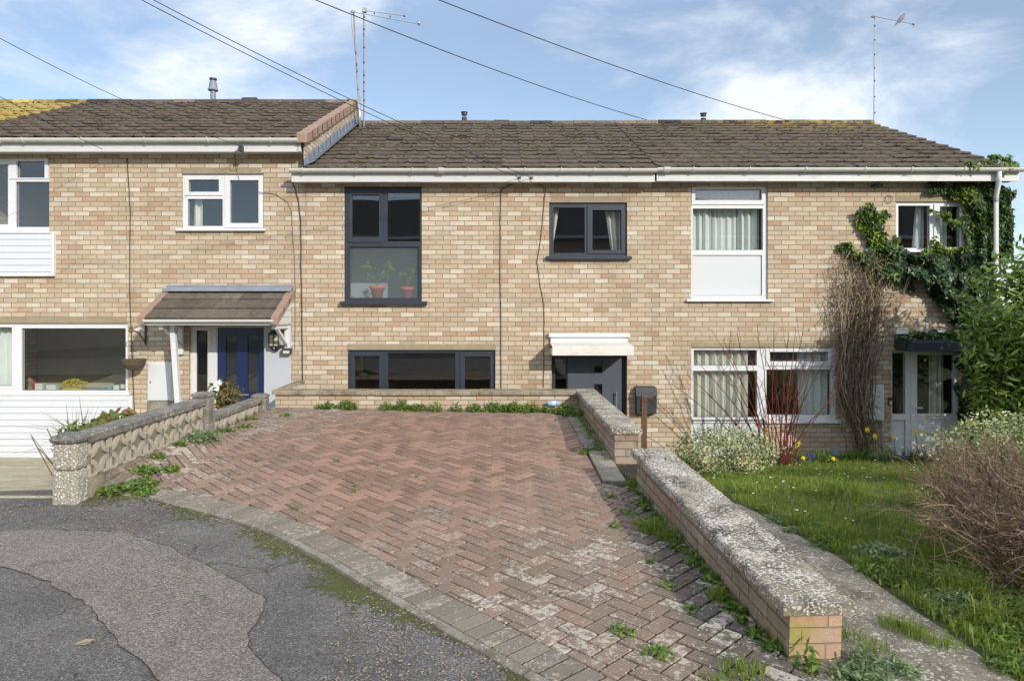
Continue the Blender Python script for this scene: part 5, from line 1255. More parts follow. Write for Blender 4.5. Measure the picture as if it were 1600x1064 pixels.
mb = MB(); mb.tube([P(1365.5,195,14.3), P(1366.5,24,14.3)], .013, 8)
for py in (40,62,85,106,126,151,176): mb.blob(P(1367,py,14.28), .018, .02, .02, .2)
mb.build('pole', 'alu', AG); mb = MB(); boom(mb, P(1363,25,14.3), P(1428,38,13.9), 14, .008, .07); mb.blob(P(1363.5,26,14.3), .05, .03, .03, .1); mb.blob(P(1427.5,38,13.9), .03, .03, .03, .1); mb.build('boom', 'alu', AG)
# pigeon: lofted body leaning forward, tail down
mb = MB(); Yb = 14.05
sp = [(1396.5,41.5,.3),(1399,39,.8),(1401.5,36.2,1.4),(1404,33.0,2.9),(1407,29.8,4.0),(1409.5,27,3.9),(1411.5,24.8,2.6),(1412.4,23.2,1.9),(1412.2,21.8,1.6),(1412.6,20.7,.6)]
mb.tube([P(a, b, Yb) for a, b, c in sp], [c*Yb/F*.82 for a, b, c in sp], 10)
PG = tag(mb.build('pigeon', 'pigeon_grey', origin=tuple(P(1404,33,Yb)), smooth=True), 'pigeon perched on the boom of the right-hand aerial', 'bird')
mb = MB(); mb.tube([P(1413,22,Yb-.01), P(1414.6,22.6,Yb-.02)], .01, 5, .003); o = mb.build('beak', 'black_plastic', None); o.parent = PG; o.matrix_parent_inverse = Matrix.Translation(-Vector(PG.location))
mb = MB(); mb.tube([P(1404,34.5,Yb), P(1403.6,36.2,Yb)], .008, 4); mb.tube([P(1406,34,Yb), P(1406.2,36.6,Yb)], .008, 4); o = mb.build('leg', 'red_thing', None); o.parent = PG; o.matrix_parent_inverse = Matrix.Translation(-Vector(PG.location))

# ================================================================ PLANTS
def rot_frames(N, nrm=None, jit=.6, tipdown=0., rng=RNG):
    n = rng.normal(size=(N, 3))
    if nrm is not None: n = np.asarray(nrm) + n*jit
    n /= np.linalg.norm(n, axis=1)[:, None] + 1e-9
    t = rng.normal(size=(N, 3)); t[:, 2] -= tipdown*3
    t -= (t*n).sum(1)[:, None]*n; t /= np.linalg.norm(t, axis=1)[:, None] + 1e-9
    return np.cross(n, t), t, n
SHAPES = {
 'leaf': (np.array([(0,0,0),(-.24,.42,.07),(0,1,0),(.24,.42,.07)]), [(0,1,2),(0,2,3)]),
 'oval': (np.array([(0,0,0),(-.27,.25,.05),(-.25,.65,.06),(0,1,-.04),(.25,.65,.06),(.27,.25,.05)]), [(0,1,2,3),(0,3,4,5)]),
 'ivy': (np.array([(0,.12,0),(-.28,-.02,.04),(-.5,.32,.05),(-.26,.52,.04),(0,1,-.05),(.26,.52,.04),(.5,.32,.05),(.28,-.02,.04)]), [(0,1,2,3,4),(0,4,5,6,7)]),
 'long': (np.array([(0,0,0),(-.13,.3,.04),(-.13,.7,.03),(0,1,-.08),(.13,.7,.03),(.13,.3,.04)]), [(0,1,2,3),(0,3,4,5)]),
}
def leaves(name, C, size, shape, mats, parent=None, nrm=None, jit=.6, tipdown=0., rnd=None, origin=None, mi=None):
    C = np.asarray(C, float); N = len(C); tv, tf = SHAPES[shape]; u, t, n = rot_frames(N, nrm, jit, tipdown)
    size = np.broadcast_to(np.asarray(size, float), (N,))[:, None, None]
    V = C[:, None, :] + size*(tv[None, :, 0:1]*u[:, None, :] + tv[None, :, 1:2]*t[:, None, :] + tv[None, :, 2:3]*n[:, None, :])
    V = V.reshape(-1, 3)
    if origin is not None: V = V - np.array(origin)
    k = len(tv); loops = np.concatenate([np.array(f) for f in tf]); ls = np.array([len(f) for f in tf])
    LV = (np.arange(N)[:, None]*k + loops[None, :]).ravel(); LT = np.tile(ls, N); LS = np.concatenate([[0], np.cumsum(LT)[:-1]])
    me = bpy.data.meshes.new(name); me.vertices.add(len(V)); me.vertices.foreach_set('co', V.ravel()); me.loops.add(len(LV)); me.loops.foreach_set('vertex_index', LV.astype(np.int32))
    me.polygons.add(len(LT)); me.polygons.foreach_set('loop_start', LS.astype(np.int32)); me.polygons.foreach_set('loop_total', LT.astype(np.int32))
    ms = mats if isinstance(mats, (list, tuple)) else [mats]
    for m_ in ms: me.materials.append(MATS[m_])
    if mi is not None: me.polygons.foreach_set('material_index', np.repeat(np.asarray(mi, np.int32), len(tf)))
    me.update(calc_edges=True); r = RNG.random(N) if rnd is None else np.clip(rnd, 0, 1)
    at = me.attributes.new('rnd', 'FLOAT', 'FACE'); at.data.foreach_set('value', np.repeat(r, len(tf)).astype(np.float32))
    o = bpy.data.objects.new(name, me); COL.objects.link(o)
    if origin is not None: o.location = origin
    if parent is not None: setp(o, parent)
    return o
def blades(name, B, h, w, lean, mat_, parent=None, rnd=None, origin=None, curl=.5):
    """grass blades: base points B, heights h; each blade is two segments"""
    B = np.asarray(B, float); N = len(B); a = RNG.random(N)*6.283; d = np.stack([np.cos(a), np.sin(a), np.zeros(N)], 1); a2 = RNG.random(N)*6.283
    s_ = np.stack([np.cos(a2), np.sin(a2), np.zeros(N)], 1); h = np.broadcast_to(h, (N,))[:, None]; w = np.broadcast_to(w, (N,))[:, None]; ln = (RNG.random(N)*lean)[:, None]
    up = np.array([0, 0, 1.])
    m_ = B + up*h*.6 + d*h*ln*.35; t = B + up*h*(1-ln*.45) + d*h*ln*(.8+curl)
    V = np.stack([B-s_*w/2, B+s_*w/2, m_+s_*w*.4, m_-s_*w*.4, t], 1).reshape(-1, 3)
    if origin is not None: V = V - np.array(origin)
    loops = np.array([0,1,2,3,3,2,4]); LV = (np.arange(N)[:, None]*5+loops[None]).ravel(); LT = np.tile([4,3], N); LS = np.concatenate([[0], np.cumsum(LT)[:-1]])
    me = bpy.data.meshes.new(name); me.vertices.add(len(V)); me.vertices.foreach_set('co', V.ravel()); me.loops.add(len(LV)); me.loops.foreach_set('vertex_index', LV.astype(np.int32))
    me.polygons.add(len(LT)); me.polygons.foreach_set('loop_start', LS.astype(np.int32)); me.polygons.foreach_set('loop_total', LT.astype(np.int32)); me.materials.append(MATS[mat_]); me.update(calc_edges=True)
    r = RNG.random(N)*.9 if rnd is None else np.clip(rnd, 0, 1)
    at = me.attributes.new('rnd', 'FLOAT', 'FACE'); at.data.foreach_set('value', np.repeat(r, 2).astype(np.float32))
    o = bpy.data.objects.new(name, me); COL.objects.link(o)
    if origin is not None: o.location = origin
    if parent is not None: setp(o, parent)
    return o
def nz(C, f, seed=0): return np.array([mnoise.noise(Vector((c[0]*f+seed, c[1]*f, c[2]*f))) for c in C])
def inpoly(px_, py_, poly):
    c = np.zeros(len(px_), bool); j = len(poly)-1
    for i in range(len(poly)):
        xi, yi = poly[i]; xj, yj = poly[j]; c ^= ((yi > py_) != (yj > py_)) & (px_ < (xj-xi)*(py_-yi)/(yj-yi+1e-9)+xi); j = i
    return c
def sample_poly(poly, N, fray=7.):
    p = np.array(poly, float); out = np.zeros((0, 2)); lo, hi = p.min(0)-fray, p.max(0)+fray
    while len(out) < N:
        q = lo + RNG.random((N*2, 2))*(hi-lo)
        wob = np.stack([nz(np.c_[q/22., np.zeros(len(q))], 1, 3), nz(np.c_[q/22., np.zeros(len(q))], 1, 9)], 1)*fray*2
        out = np.vstack([out, q[inpoly(q[:, 0]+wob[:, 0], q[:, 1]+wob[:, 1], poly)]])
    return out[:N]
def to_wall(q, off): # px on the facade -> world, shifted towards the viewer by off metres
    Y = YF - np.broadcast_to(np.asarray(off, float), (len(q),)); return np.stack([(q[:, 0]-CX)/F*Y, Y, CAMZ+(CY-q[:, 1])/F*Y], 1)

# ---- ivy over the right corner
IV = thing('ivy', 'dark green ivy covering the right corner of the end house around its small window', 'ivy', (7.5, YF-.1, -.7))
polys = [([(1455,287),(1480,284),(1555,287),(1578,292),(1577,400),(1505,398),(1507,335),(1490,300),(1462,303)], 3800, .02, .16, 0),
 ([(1390,402),(1420,396),(1470,398),(1510,394),(1556,392),(1562,520),(1562,600),(1545,640),(1508,660),(1498,560),(1553,545),(1552,525),(1500,513),(1470,480),(1440,440),(1410,420)], 9500, .04, .30, 1),
 ([(1502,545),(1600,540),(1600,720),(1500,690),(1496,650)], 4200, .04, .26, 1),
 ([(1346,392),(1395,385),(1430,400),(1425,450),(1400,430),(1350,412)], 900, .03, .2, 0),
 ([(1333,325),(1341,327),(1352,345),(1361,318),(1370,330),(1383,325),(1388,333),(1378,360),(1392,392),(1362,402),(1352,372)], 620, .02, .14, 2),
 ([(1308,377),(1330,382),(1350,398),(1345,410),(1320,396)], 150, .02, .10, 2),
 ([(1400,524),(1440,518),(1500,510),(1535,520),(1500,534),(1440,530)], 520, .20, .40, 0),
 ([(1395,395),(1402,365),(1408,395)], 60, .04, .12, 2), ([(1455,330),(1480,328),(1505,340),(1503,350),(1470,340)], 90, .05, .14, 2),
 ([(1446,395),(1462,372),(1466,395)], 60, .05, .14, 2), ([(1480,250),(1500,262),(1592,262),(1594,250),(1560,240)][1:], 150, .2, .42, 2),
 ([(1436,385),(1470,383),(1505,386),(1505,398),(1436,398)], 260, .05, .16, 2)]
Cs, Rn, Sz, Mi = [], [], [], []
for poly, N, o0, o1, kind in polys:
    q = sample_poly(poly, N); bl = nz(np.c_[q/26., np.zeros(N)], 1, 5); off = o0 + (o1-o0)*np.clip(.55+bl*1.1, .05, 1)*(.45+.55*RNG.random(N)**.5)
    off = np.where((np.abs(q[:, 0]-1548) < 10) & (q[:, 1] < 450) & (q[:, 1] > 280), np.minimum(off, .05), off)
    Cs.append(to_wall(q, off)); r = RNG.random(N)*.75 + bl*.25 + (0 if kind == 1 else .22); Rn.append(r); Sz.append(.055+RNG.random(N)*.045)
    new = (RNG.random(N) < {0: .16, 1: .015, 2: .55}[kind]); 
    if kind == 0 and poly[0][1] == 287: new |= (np.hypot(q[:, 0]-1508, q[:, 1]-303) < 17) & (RNG.random(N) < .75)
    Mi.append(new.astype(int))
C = np.vstack(Cs); leaves('foliage', C, np.concatenate(Sz), 'ivy', ['leaf_ivy', 'leaf_ivy_new'], IV, nrm=(.15, -1, .35), jit=.55, tipdown=.8, rnd=np.concatenate(Rn), mi=np.concatenate(Mi))
mb = MB(); rr = random.Random(5)
for i in range(46):
    mb.rnd = rr.random(); x = rr.uniform(1500, 1556); y = 720; pts = []
    tx = rr.uniform(1512, 1560)
    for k in range(12): pts.append(to_wall(np.array([[x+(tx-x)*(k/11)**1.5+rr.uniform(-3,3), 720-(720-rr.uniform(300,400))*k/11]]), rr.uniform(.012,.05))[0])
    mb.tube(pts, .010, 4, .003)
mb.build('stem', 'twig_brown', IV)

# ---- dead climber on the wall between window and meter box
DC = thing('bare_climber', 'tangled brown leafless climber on the brick left of the right white meter box', 'climber', (FX(1350), YF-.1, -.7))
mb = MB(); rr = random.Random(21)
def cx_at(y): return 1352 - 15*(1-ss(610, 700, y)) + 20*(1-ss(430, 580, y))
def half(y): return 17 + 12*(1-ss(610, 700, y)) + 22*(1-ss(430, 560, y))
for i in range(430):
    mb.rnd = rr.random()**1.3; y = rr.uniform(600, 712) if i < 150 else rr.uniform(410, 690); u_ = rr.gauss(0, .45); y1 = y - rr.uniform(60, 230) if i < 210 else y + rr.uniform(20, 130); y1 = min(712, max(392, y1))
    k = 11; off = rr.uniform(.02, .26); pts = []; cur = 0; u2 = u_ + rr.gauss(0, .35)
    for j in range(k):
        t = j/(k-1); yy = y+(y1-y)*t; uu_ = u_+(u2-u_)*t + rr.gauss(0, .07); pts.append(to_wall(np.array([[cx_at(yy)+uu_*half(yy), yy]]), max(.01, off+rr.gauss(0, .02)))[0])
    mb.tube(pts, rr.choice((.0025, .003, .004, .006)), 4)
for i in range(9):
    mb.rnd = rr.random()*.5; pts = []; u_ = rr.uniform(-.6, .6)
    for j in range(12): yy = 712-24*j; pts.append(to_wall(np.array([[cx_at(yy)+u_*half(yy)*.7+rr.gauss(0,2.5), yy]]), .05+rr.uniform(-.01,.04))[0])
    mb.tube(pts, .016, 6, .007)
for i in range(220):     # side twigs reaching out over the brick
    mb.rnd = rr.random(); y = rr.uniform(395, 640); sd_ = rr.choice((-1, -1, 1)); x = cx_at(y)+sd_*half(y)*rr.uniform(.5, .95); pts = []; a = rr.uniform(-.7, .9)
    L = rr.uniform(10, 42)
    for j in range(5): t = j/4; pts.append(to_wall(np.array([[x+sd_*L*t*math.cos(a)+rr.gauss(0,1), y-L*t*math.sin(a)*.6+ L*.3*t*t+rr.gauss(0,1)]]), .03+rr.random()*.08)[0])
    mb.tube(pts, .0028, 3, .0012)
mb.build('stems', 'twig_brown', DC)
ys = 395+RNG.random(3400)*300; us = RNG.normal(0, .45, 3400); q = np.stack([[cx_at(y)+u_*half(y) for y, u_ in zip(ys, us)], ys], 1)
keep = RNG.random(3400) < np.where(ys < 560, 1., .55); q = q[keep]
leaves('dry_leaves', to_wall(q, .03+RNG.random(len(q))*.24), .022+RNG.random(len(q))*.03, 'leaf', ['dry_leaf', 'leaf_weed'], DC, nrm=(0,-1,.2), jit=.9, tipdown=.6, mi=(RNG.random(len(q)) < np.where((q[:, 1] > 500) | (q[:, 1] < 430), .28, .10)).astype(int))

# ---- red-stemmed dogwood
DW = thing('dogwood_shrub', 'leafless shrub of long dark red stems fanning in front of the right ground-floor window', 'shrub', (3.96, 9.85, -.68))
mb = MB(); rr = random.Random(31); base = Vector((3.96, 9.85, -.70))
def stem(a, vec, r, n=9, bend=.06):
    pts = [Vector(a)]; d = Vector(vec)/n
    for i in range(n):
        d = d + Vector((rr.gauss(0,1), rr.gauss(0,1), rr.gauss(0,1)))*d.length*bend; pts.append(pts[-1]+d)
    return pts
fan = [(1045,597),(1072,585),(1085,560),(1112,515),(1130,530),(1150,520),(1168,545),(1183,505),(1200,540),(1210,510),(1222,560),(1232,520),(1243,515),(1256,510),(1262,545),(1283,520),(1290,560),(1322,600),(1308,610),(1140,590),(1100,610),(1232,590),(1250,575),(1213,575),(1190,600),(1120,560),(1175,580),(1270,560)]
for (px_, py) in fan:
    mb.rnd = rr.random(); t_ = P(px_, py, 9.85+rr.uniform(-.35,.25)); b_ = base+Vector((rr.uniform(-.14,.14)+(px_-1200)*.0016, rr.uniform(-.12,.12), 0)); k = 10
    mid = b_.lerp(t_, .4)+Vector(((b_.x-t_.x)*.16, rr.uniform(-.05,.05), .12)); pts = []
    for j in range(k+1):
        t = j/k; p_ = b_*(1-t)**2 + mid*2*t*(1-t) + t_*t*t; pts.append(p_+Vector((rr.gauss(0,.008), rr.gauss(0,.008), 0)))
    mb.tube(pts, .011, 5, .0035)
    for m_ in range(rr.randint(3, 6)):
        j = rr.randint(3, k-1); d = (pts[j+1]-pts[j]).normalized(); sd_ = Vector((rr.choice((-1,1))*rr.uniform(.3,.8), rr.uniform(-.5,.5), rr.uniform(-.1,.4))); L = rr.uniform(.12, .42)
        mb.tube(stem(pts[j], (d+sd_).normalized()*L, .002, 5, .12), .0042, 3, .0018)
mb.build('stems', 'twig_red', DW)

# ---- leafy shrubs
def ell(c, r, N, lo=.55, flat=None, seed=0):
    d = RNG.normal(size=(N, 3)); d /= np.linalg.norm(d, axis=1)[:, None]; rad = lo+(1-lo)*RNG.random(N)**.6
    bump_ = 1 + .28*nz(d*2.2+seed, 1, seed) ; p = d*rad[:, None]*bump_[:, None]*np.array(r)+np.array(c)
    return p[p[:, 2] > c[2]-r[2]*(.95 if flat is None else flat)]
def shrub(name, label, cat, c, r, N, size, shape, mats, seed, stems=24, tw='twig_brown', mixf=None, base=None, group=None, parts=('foliage', 'stems'), spr=.5, rndf=None, lo=.4):
    base = base or (c[0], c[1], c[2]-r[2]); T = thing(name, label, cat, base, group)
    C = ell(c, r, N, lo, None, seed); cl = nz(C, 3.2, seed)
    C = C[(cl + RNG.random(len(C))*.75) > -.02]; n_ = C-np.array(c); n_ /= np.linalg.norm(n_, axis=1)[:, None]+1e-6
    cl = nz(C, 4., seed+3); rnd = RNG.random(len(C))*.7+.15+cl*.45
    mi = None if mixf is None else (RNG.random(len(C)) < mixf).astype(int)
    leaves(parts[0], C, size[0]+RNG.random(len(C))*(size[1]-size[0]), shape, mats, T, nrm=n_*.7+np.array([.1,-.3,.5]), jit=.7, rnd=rnd, mi=mi)
    mb = MB(); rr = random.Random(seed)
    for i in range(stems):
        mb.rnd = rr.random(); a = rr.uniform(0, 6.28); e = rr.uniform(.1, 1.); t_ = Vector((c[0]+r[0]*e*math.cos(a)*.9, c[1]+r[1]*e*math.sin(a)*.9, c[2]+r[2]*rr.uniform(-.1, .85)))
        b_ = Vector(base)+Vector((rr.uniform(-.1,.1), rr.uniform(-.1,.1), 0)); m_ = b_.lerp(t_, .5)+Vector((0,0,.1*r[2])); mb.tube([b_, b_.lerp(m_,.5)+Vector((rr.gauss(0,.02),rr.gauss(0,.02),0)), m_, t_], .008, 4, .002)
    mb.build(parts[1], tw, T); return T
shrub('euonymus_shrub', 'rounded cream and green variegated shrub below the right ground window, behind the near wall', 'shrub', (2.98, 9.1, -.30), (.72, .5, .36), 7500, (.022, .042), 'oval', 'leaf_variegated', 2)
shrub('euonymus_shrub', 'variegated pale shrub right of the white door, behind the twiggy bush', 'shrub', (5.35, 7.1, .10), (.80, .7, .46), 8500, (.024, .046), 'oval', ['leaf_variegated', 'leaf_ivy_new'], 5, mixf=.12)
# laurel at the right edge
LT = shrub('laurel_tree', 'large glossy evergreen laurel filling the right edge beside the ivy', 'tree', (7.25, 8.5, 1.35), (1.3, .95, 1.3), 13000, (.09, .15), 'long', 'leaf_laurel', 8, stems=30, base=(7.4, 8.6, -.6), parts=('crown', 'limbs'), lo=.25)
mb = MB(); mb.tube([(7.4,8.6,-.65),(7.38,8.6,0),(7.34,8.62,.7),(7.3,8.6,1.4)], .06, 8, .02); mb.build('trunk', 'twig_brown', LT)
for (c, r, s_) in (((6.35, 8.75, 1.05), (.45,.4,.42), 1), ((6.4, 8.7, .55), (.38,.4,.36), 2), ((6.75, 8.6, 1.85), (.28,.3,.38), 3), ((6.45,8.8,.35),(.3,.3,.25),4)):
    C = ell(c, r, 800, .2, None, s_); leaves('crown_lobe', C, .09+RNG.random(len(C))*.05, 'long', 'leaf_laurel', LT, nrm=(0,-.4,.7), jit=.8, rnd=RNG.random(len(C)))
shrub('hedge', 'dark evergreen hedge behind the laurel beyond the end house', 'hedge', (10.6, 12.5, .2), (2.6, 1.2, 1.5), 5000, (.08, .14), 'oval', 'leaf_ivy', 12, stems=12)

# ---- twiggy foreground bush
TB = thing('twiggy_bush', 'dense reddish-brown twiggy bush just coming into leaf in the right foreground', 'bush', (4.12, 4.7, -.1))
mb = MB(); rr = random.Random(44); tips = []
def grow(p, d, L, r, depth):
    n = 4; pts = [p]; dd_ = d.copy()
    for i in range(n):
        dd_ = (dd_ + Vector((rr.gauss(0,.16), rr.gauss(0,.16), rr.gauss(0,.12)))).normalized(); pts.append(pts[-1]+dd_*L/n)
    mb.rnd = min(1, max(0, rr.gauss(.45, .28))); mb.tube(pts, r, 3, r*.6, caps=False); tips.append(pts[-1])
    if depth and p.z < .62:
        for i in range(rr.choice((2, 3, 3))):
            j = rr.randint(1, n); nd = (dd_ + Vector((rr.gauss(0,.62), rr.gauss(0,.62), rr.gauss(0,.45)))).normalized(); grow(pts[j], nd, L*rr.uniform(.5, .85), r*.66, depth-1)
for i in range(400):
    a = rr.uniform(0, 6.28); q = rr.random()**.5; by_ = 4.4+.95*q*math.sin(a); bx_ = .74+.62*by_+.42*q*math.cos(a)
    d = Vector((math.cos(a)*q*.7+rr.gauss(0,.25), math.sin(a)*q*.7+rr.gauss(0,.25), rr.uniform(.35,1.2))).normalized(); grow(Vector((bx_, by_, lawn_h(bx_, by_)+rr.uniform(-.02,.25))), d, rr.uniform(.24, .40), .0045, 3)
tips = [t for t in tips if t.z < .72]
mb.build('twigs', 'twig_hedge', TB)
tp = np.array([tuple(t) for t in tips]); tp = tp[RNG.random(len(tp)) < np.clip(.10+.9*(tp[:, 2]-.25), .07, .75)]
leaves('young_leaves', tp, .014+RNG.random(len(tp))*.018, 'leaf', 'hedge_leaf', TB, nrm=(0,0,1), jit=.9)

# ---- lawn: blades as ground cover
def lawn_pts(N, x0, x1, y0, y1):
    p = np.stack([x0+RNG.random(N)*(x1-x0), y0+RNG.random(N)**1.0*(y1-y0)], 1); return p
p = np.vstack([lawn_pts(52000, 2.25, 6.6, 5.6, 10.62), lawn_pts(42000, 2.24, 4.9, 2.9, 5.6)])
p = p[~((p[:, 1] < 5.6) & (p[:, 0] > (p[:, 1])*.80+.15))]
nzv = nz(np.c_[p, np.zeros(len(p))], 1.7, 2); nz2 = nz(np.c_[p, np.zeros(len(p))], 5.5, 7)
z = np.array([lawn_z(a, b) for a, b in p]); edge_ = np.clip(1-(p[:, 0]-2.24)/.3, 0, 1); bare = (nz2 < -.28) & (edge_ > .2)
h = .038+.03*np.clip(nzv+.5, 0, 1.4)+.035*np.clip(nz2, 0, 1)+.02*edge_; k = ~bare
lg = blades('lawn_grass', np.c_[p, z][k], (h*(.6+.8*RNG.random(len(p))))[k], (.0035+.0025*RNG.random(len(p)))[k], .9, 'grass_blade', rnd=(RNG.random(len(p))*.65+.1+nzv*.28+nz2*.15+(RNG.random(len(p)) < .03)*.5)[k], curl=.2)
tag(lg, 'green lawn grass in front of the right house', 'grass', kind='stuff')
# rough grass and weeds between path and lawn
def tuft(name, label, x, y, n, h, spread, mat_='grass_blade', group=None, w=.006, lean=1.1, zf=None, cat='grass tuft', rnd=None):
    z = (zf or lawn_z)(x, y); a = RNG.random(n)*6.28; q = RNG.random(n)**.7*spread; B = np.stack([x+q*np.cos(a), y+q*np.sin(a), np.full(n, z-.005)], 1)
    o = blades(name, B, h*(.45+.65*RNG.random(n)), w*(.7+.6*RNG.random(n)), lean, mat_, origin=(x, y, z), rnd=rnd); return tag(o, label, cat, group)
def weed(name, label, x, y, z, r, n, size, m='leaf_weed', shape='leaf', hgt=.08, group=None, cat='weed', stems=0):
    a = RNG.random(n)*6.28; q = RNG.random(n)**.6*r; C = np.stack([x+q*np.cos(a), y+q*np.sin(a), z+RNG.random(n)*hgt*(1-.6*q/r)], 1)
    o = leaves(name, C, size*(.6+.8*RNG.random(n)), shape, m, None, nrm=(0,-.25,1), jit=.6, origin=(x, y, z)); return tag(o, label, cat, group)
grp = 'weeds along the edge between path and lawn'
EW = [(2.36,6.0,.13,.09),(2.32,5.55,.15,.11),(2.42,5.1,.16,.12),(2.30,4.75,.14,.11),(2.50,4.45,.20,.15),(2.38,4.15,.20,.15),(2.62,3.95,.20,.16),(2.45,3.65,.20,.14),(2.72,3.5,.22,.16),(2.42,3.3,.15,.12),(2.62,3.15,.18,.12),(2.3,3.05,.12,.08),(2.85,3.8,.2,.14),(2.25,5.2,.1,.06)]
for i, (x, y, r, hh) in enumerate(EW):
    weed('thistle' if i % 2 else 'weed', 'jagged grey-green weed in the overgrown strip between the garden path and the lawn', x, y, lawn_z(x, y)-.01, r, int(420*r/.15), .036, 'leaf_greygreen' if i % 3 == 1 else 'leaf_weed', 'long' if i % 2 else 'leaf', hh*.8, grp)
for i, (x, y, n, hh, sp) in enumerate([(2.75,4.2,260,.30,.14),(2.55,3.75,220,.26,.12),(2.95,4.6,240,.30,.16),(3.15,4.3,220,.28,.16),(2.68,3.3,200,.22,.12),(3.05,3.75,240,.30,.16),(2.45,4.9,160,.22,.12),(2.36,5.35,140,.18,.1),(3.3,6.6,420,.28,.22),(3.75,6.2,300,.24,.2),(2.9,5.3,200,.2,.15),(2.5,6.9,160,.2,.14),(2.46,3.45,150,.2,.09)]):
    tuft('grass_tuft', 'long grass tuft standing above the lawn near the garden path', x, y, n, hh, sp, group='long grass tufts on the lawn')
for i in range(16):      # dry stalks
    pass
mb = MB(); rr = random.Random(12)
for i in range(60):
    x = rr.uniform(2.4, 3.3); y = rr.uniform(3.3, 6.2); z = lawn_z(x, y); a = rr.uniform(0, 6.28); L = rr.uniform(.18, .42); mb.rnd = rr.uniform(.7, 1)
    l = rr.uniform(.2,.7); mb.tube([(x,y,z),(x+math.cos(a)*L*l*.4,y+math.sin(a)*L*l*.4,z+L*.6),(x+math.cos(a)*L*l,y+math.sin(a)*L*l,z+L*(1-.3*l))], .0022, 3, .001)
tag(mb.build('dry_stalks', 'dry_leaf'), 'dry straw-coloured stalks standing in the rough grass', 'dry grass', kind='stuff')
# flower bed along the right house
for i in range(15):
    x = 3.5+i*.235+random.uniform(-.06,.06); y = 10.25+random.uniform(-.22,.15)
    if 4.5 < x < 4.62: continue
    tuft('bulb_foliage', 'clump of strap-like bulb leaves in the bed at the foot of the right house', x, y, 70, .20+random.random()*.12, .10, 'leaf_greygreen' if i % 3 == 0 else 'leaf_weed', 'bulb leaves in the bed along the right house', .013, .9, cat='plant')
for i in range(10):
    x = 3.4+i*.36; y = 10.1+random.uniform(-.1,.2); weed('weed', 'low leafy plant in the bed at the foot of the right house', x, y, lawn_z(x, y), .14, 130, .05, 'leaf_weed', 'oval', .12, 'low plants in the bed along the right house')
DFL = [(1199,672,'daffodil beside the red stems against the white frame'),(1247,693,'daffodil low among the red stems right of the brick edge'),(1235,708,'daffodil close to the ground at the base of the red shrub'),(1255,715,'small daffodil low on the lawn edge beside the blue flowers'),(1355,671,'upper of the two daffodils in front of the bare climber'),(1367,681,'lower of the two daffodils in front of the bare climber'),(1397,683,'pale small daffodil left of the white door'),(1431,674,'daffodil leaning in front of the white door'),(1302,716,'daffodil flopped over beside the grey-blue slab')]
for (px_, py, lb) in DFL:
    Y = 9.95; q = P(px_, py, Y); gz_ = lawn_z(q.x, Y); T = thing('daffodil', lb, 'daffodil', (q.x, Y, gz_)); s_ = 1.0 if py < 700 and px_ != 1397 else .75
    mb = MB(); mb.tube([(q.x+.03,Y,gz_),(q.x+.02,Y,(gz_+q.z)/2),(q.x,Y+.01,q.z)], .005, 5); mb.build('stalk', 'leaf_weed', T)
    mb = MB()
    for k in range(6):
        a = k*math.pi/3+.2; d = Vector((math.cos(a), -.12, math.sin(a))); e = Vector((-math.sin(a), 0, math.cos(a))); L = .046*s_
        mb.poly([q, q+d*L*.5+e*L*.34, q+d*L, q+d*L*.5-e*L*.34])
    mb.build('petals', 'petal_yellow', T)
    mb = MB(); mb.tube([q, q+Vector((0,-.03*s_,-.004))], .012*s_, 8, .017*s_); mb.build('trumpet', 'petal_yellow', T)
for i, (px_, py) in enumerate([(1243,713),(1249,718),(1262,710),(1266,716),(1271,712),(1256,722),(1390,712),(1418,714),(1412,708),(1364,725)]):
    q = P(px_, py, 10.0); mb = MB()
    for k in range(14): mb.blob(q+Vector((random.gauss(0,.012), random.gauss(0,.012), random.uniform(-.03,.03))), .009, .009, .009)
    mb.tube([(q.x,q.y,lawn_z(q.x,q.y)), q], .004, 4)
    tag(mb.build('grape_hyacinth', 'petal_blue', origin=tuple(q)), 'small deep blue spring flower in the bed at the foot of the right house', 'flower', 'blue flowers in the bed')
mb = MB(); rr = random.Random(77)
for i in range(95):
    x, y = rr.uniform(2.4, 6.2), rr.uniform(5.2, 9.9); z = lawn_z(x, y)+.075; r_ = rr.uniform(.008, .014)
    mb.poly([(x+r_*math.cos(a), y+r_*math.sin(a), z+.002*math.sin(3*a)) for a in [k*.785 for k in range(8)]])
tag(mb.build('daisies', 'petal_white'), 'tiny white daisies dotted over the lawn', 'daisies', kind='stuff')
q = P(1538, 922, 4.05); mb = MB()
for k in range(26): c = q+Vector((random.gauss(0,.022), random.gauss(0,.02), random.gauss(0,.02))); mb.poly([c, c+Vector((.014,0,.004)), c+Vector((.01,.004,.016)), c+Vector((-.004,.002,.012))])
mb.tube([(q.x,q.y,-.1), q], .004, 4)
tag(mb.build('pink_flower', 'petal_pink', origin=tuple(q)), 'pale mauve flower head at the foot of the twiggy bush', 'flower')

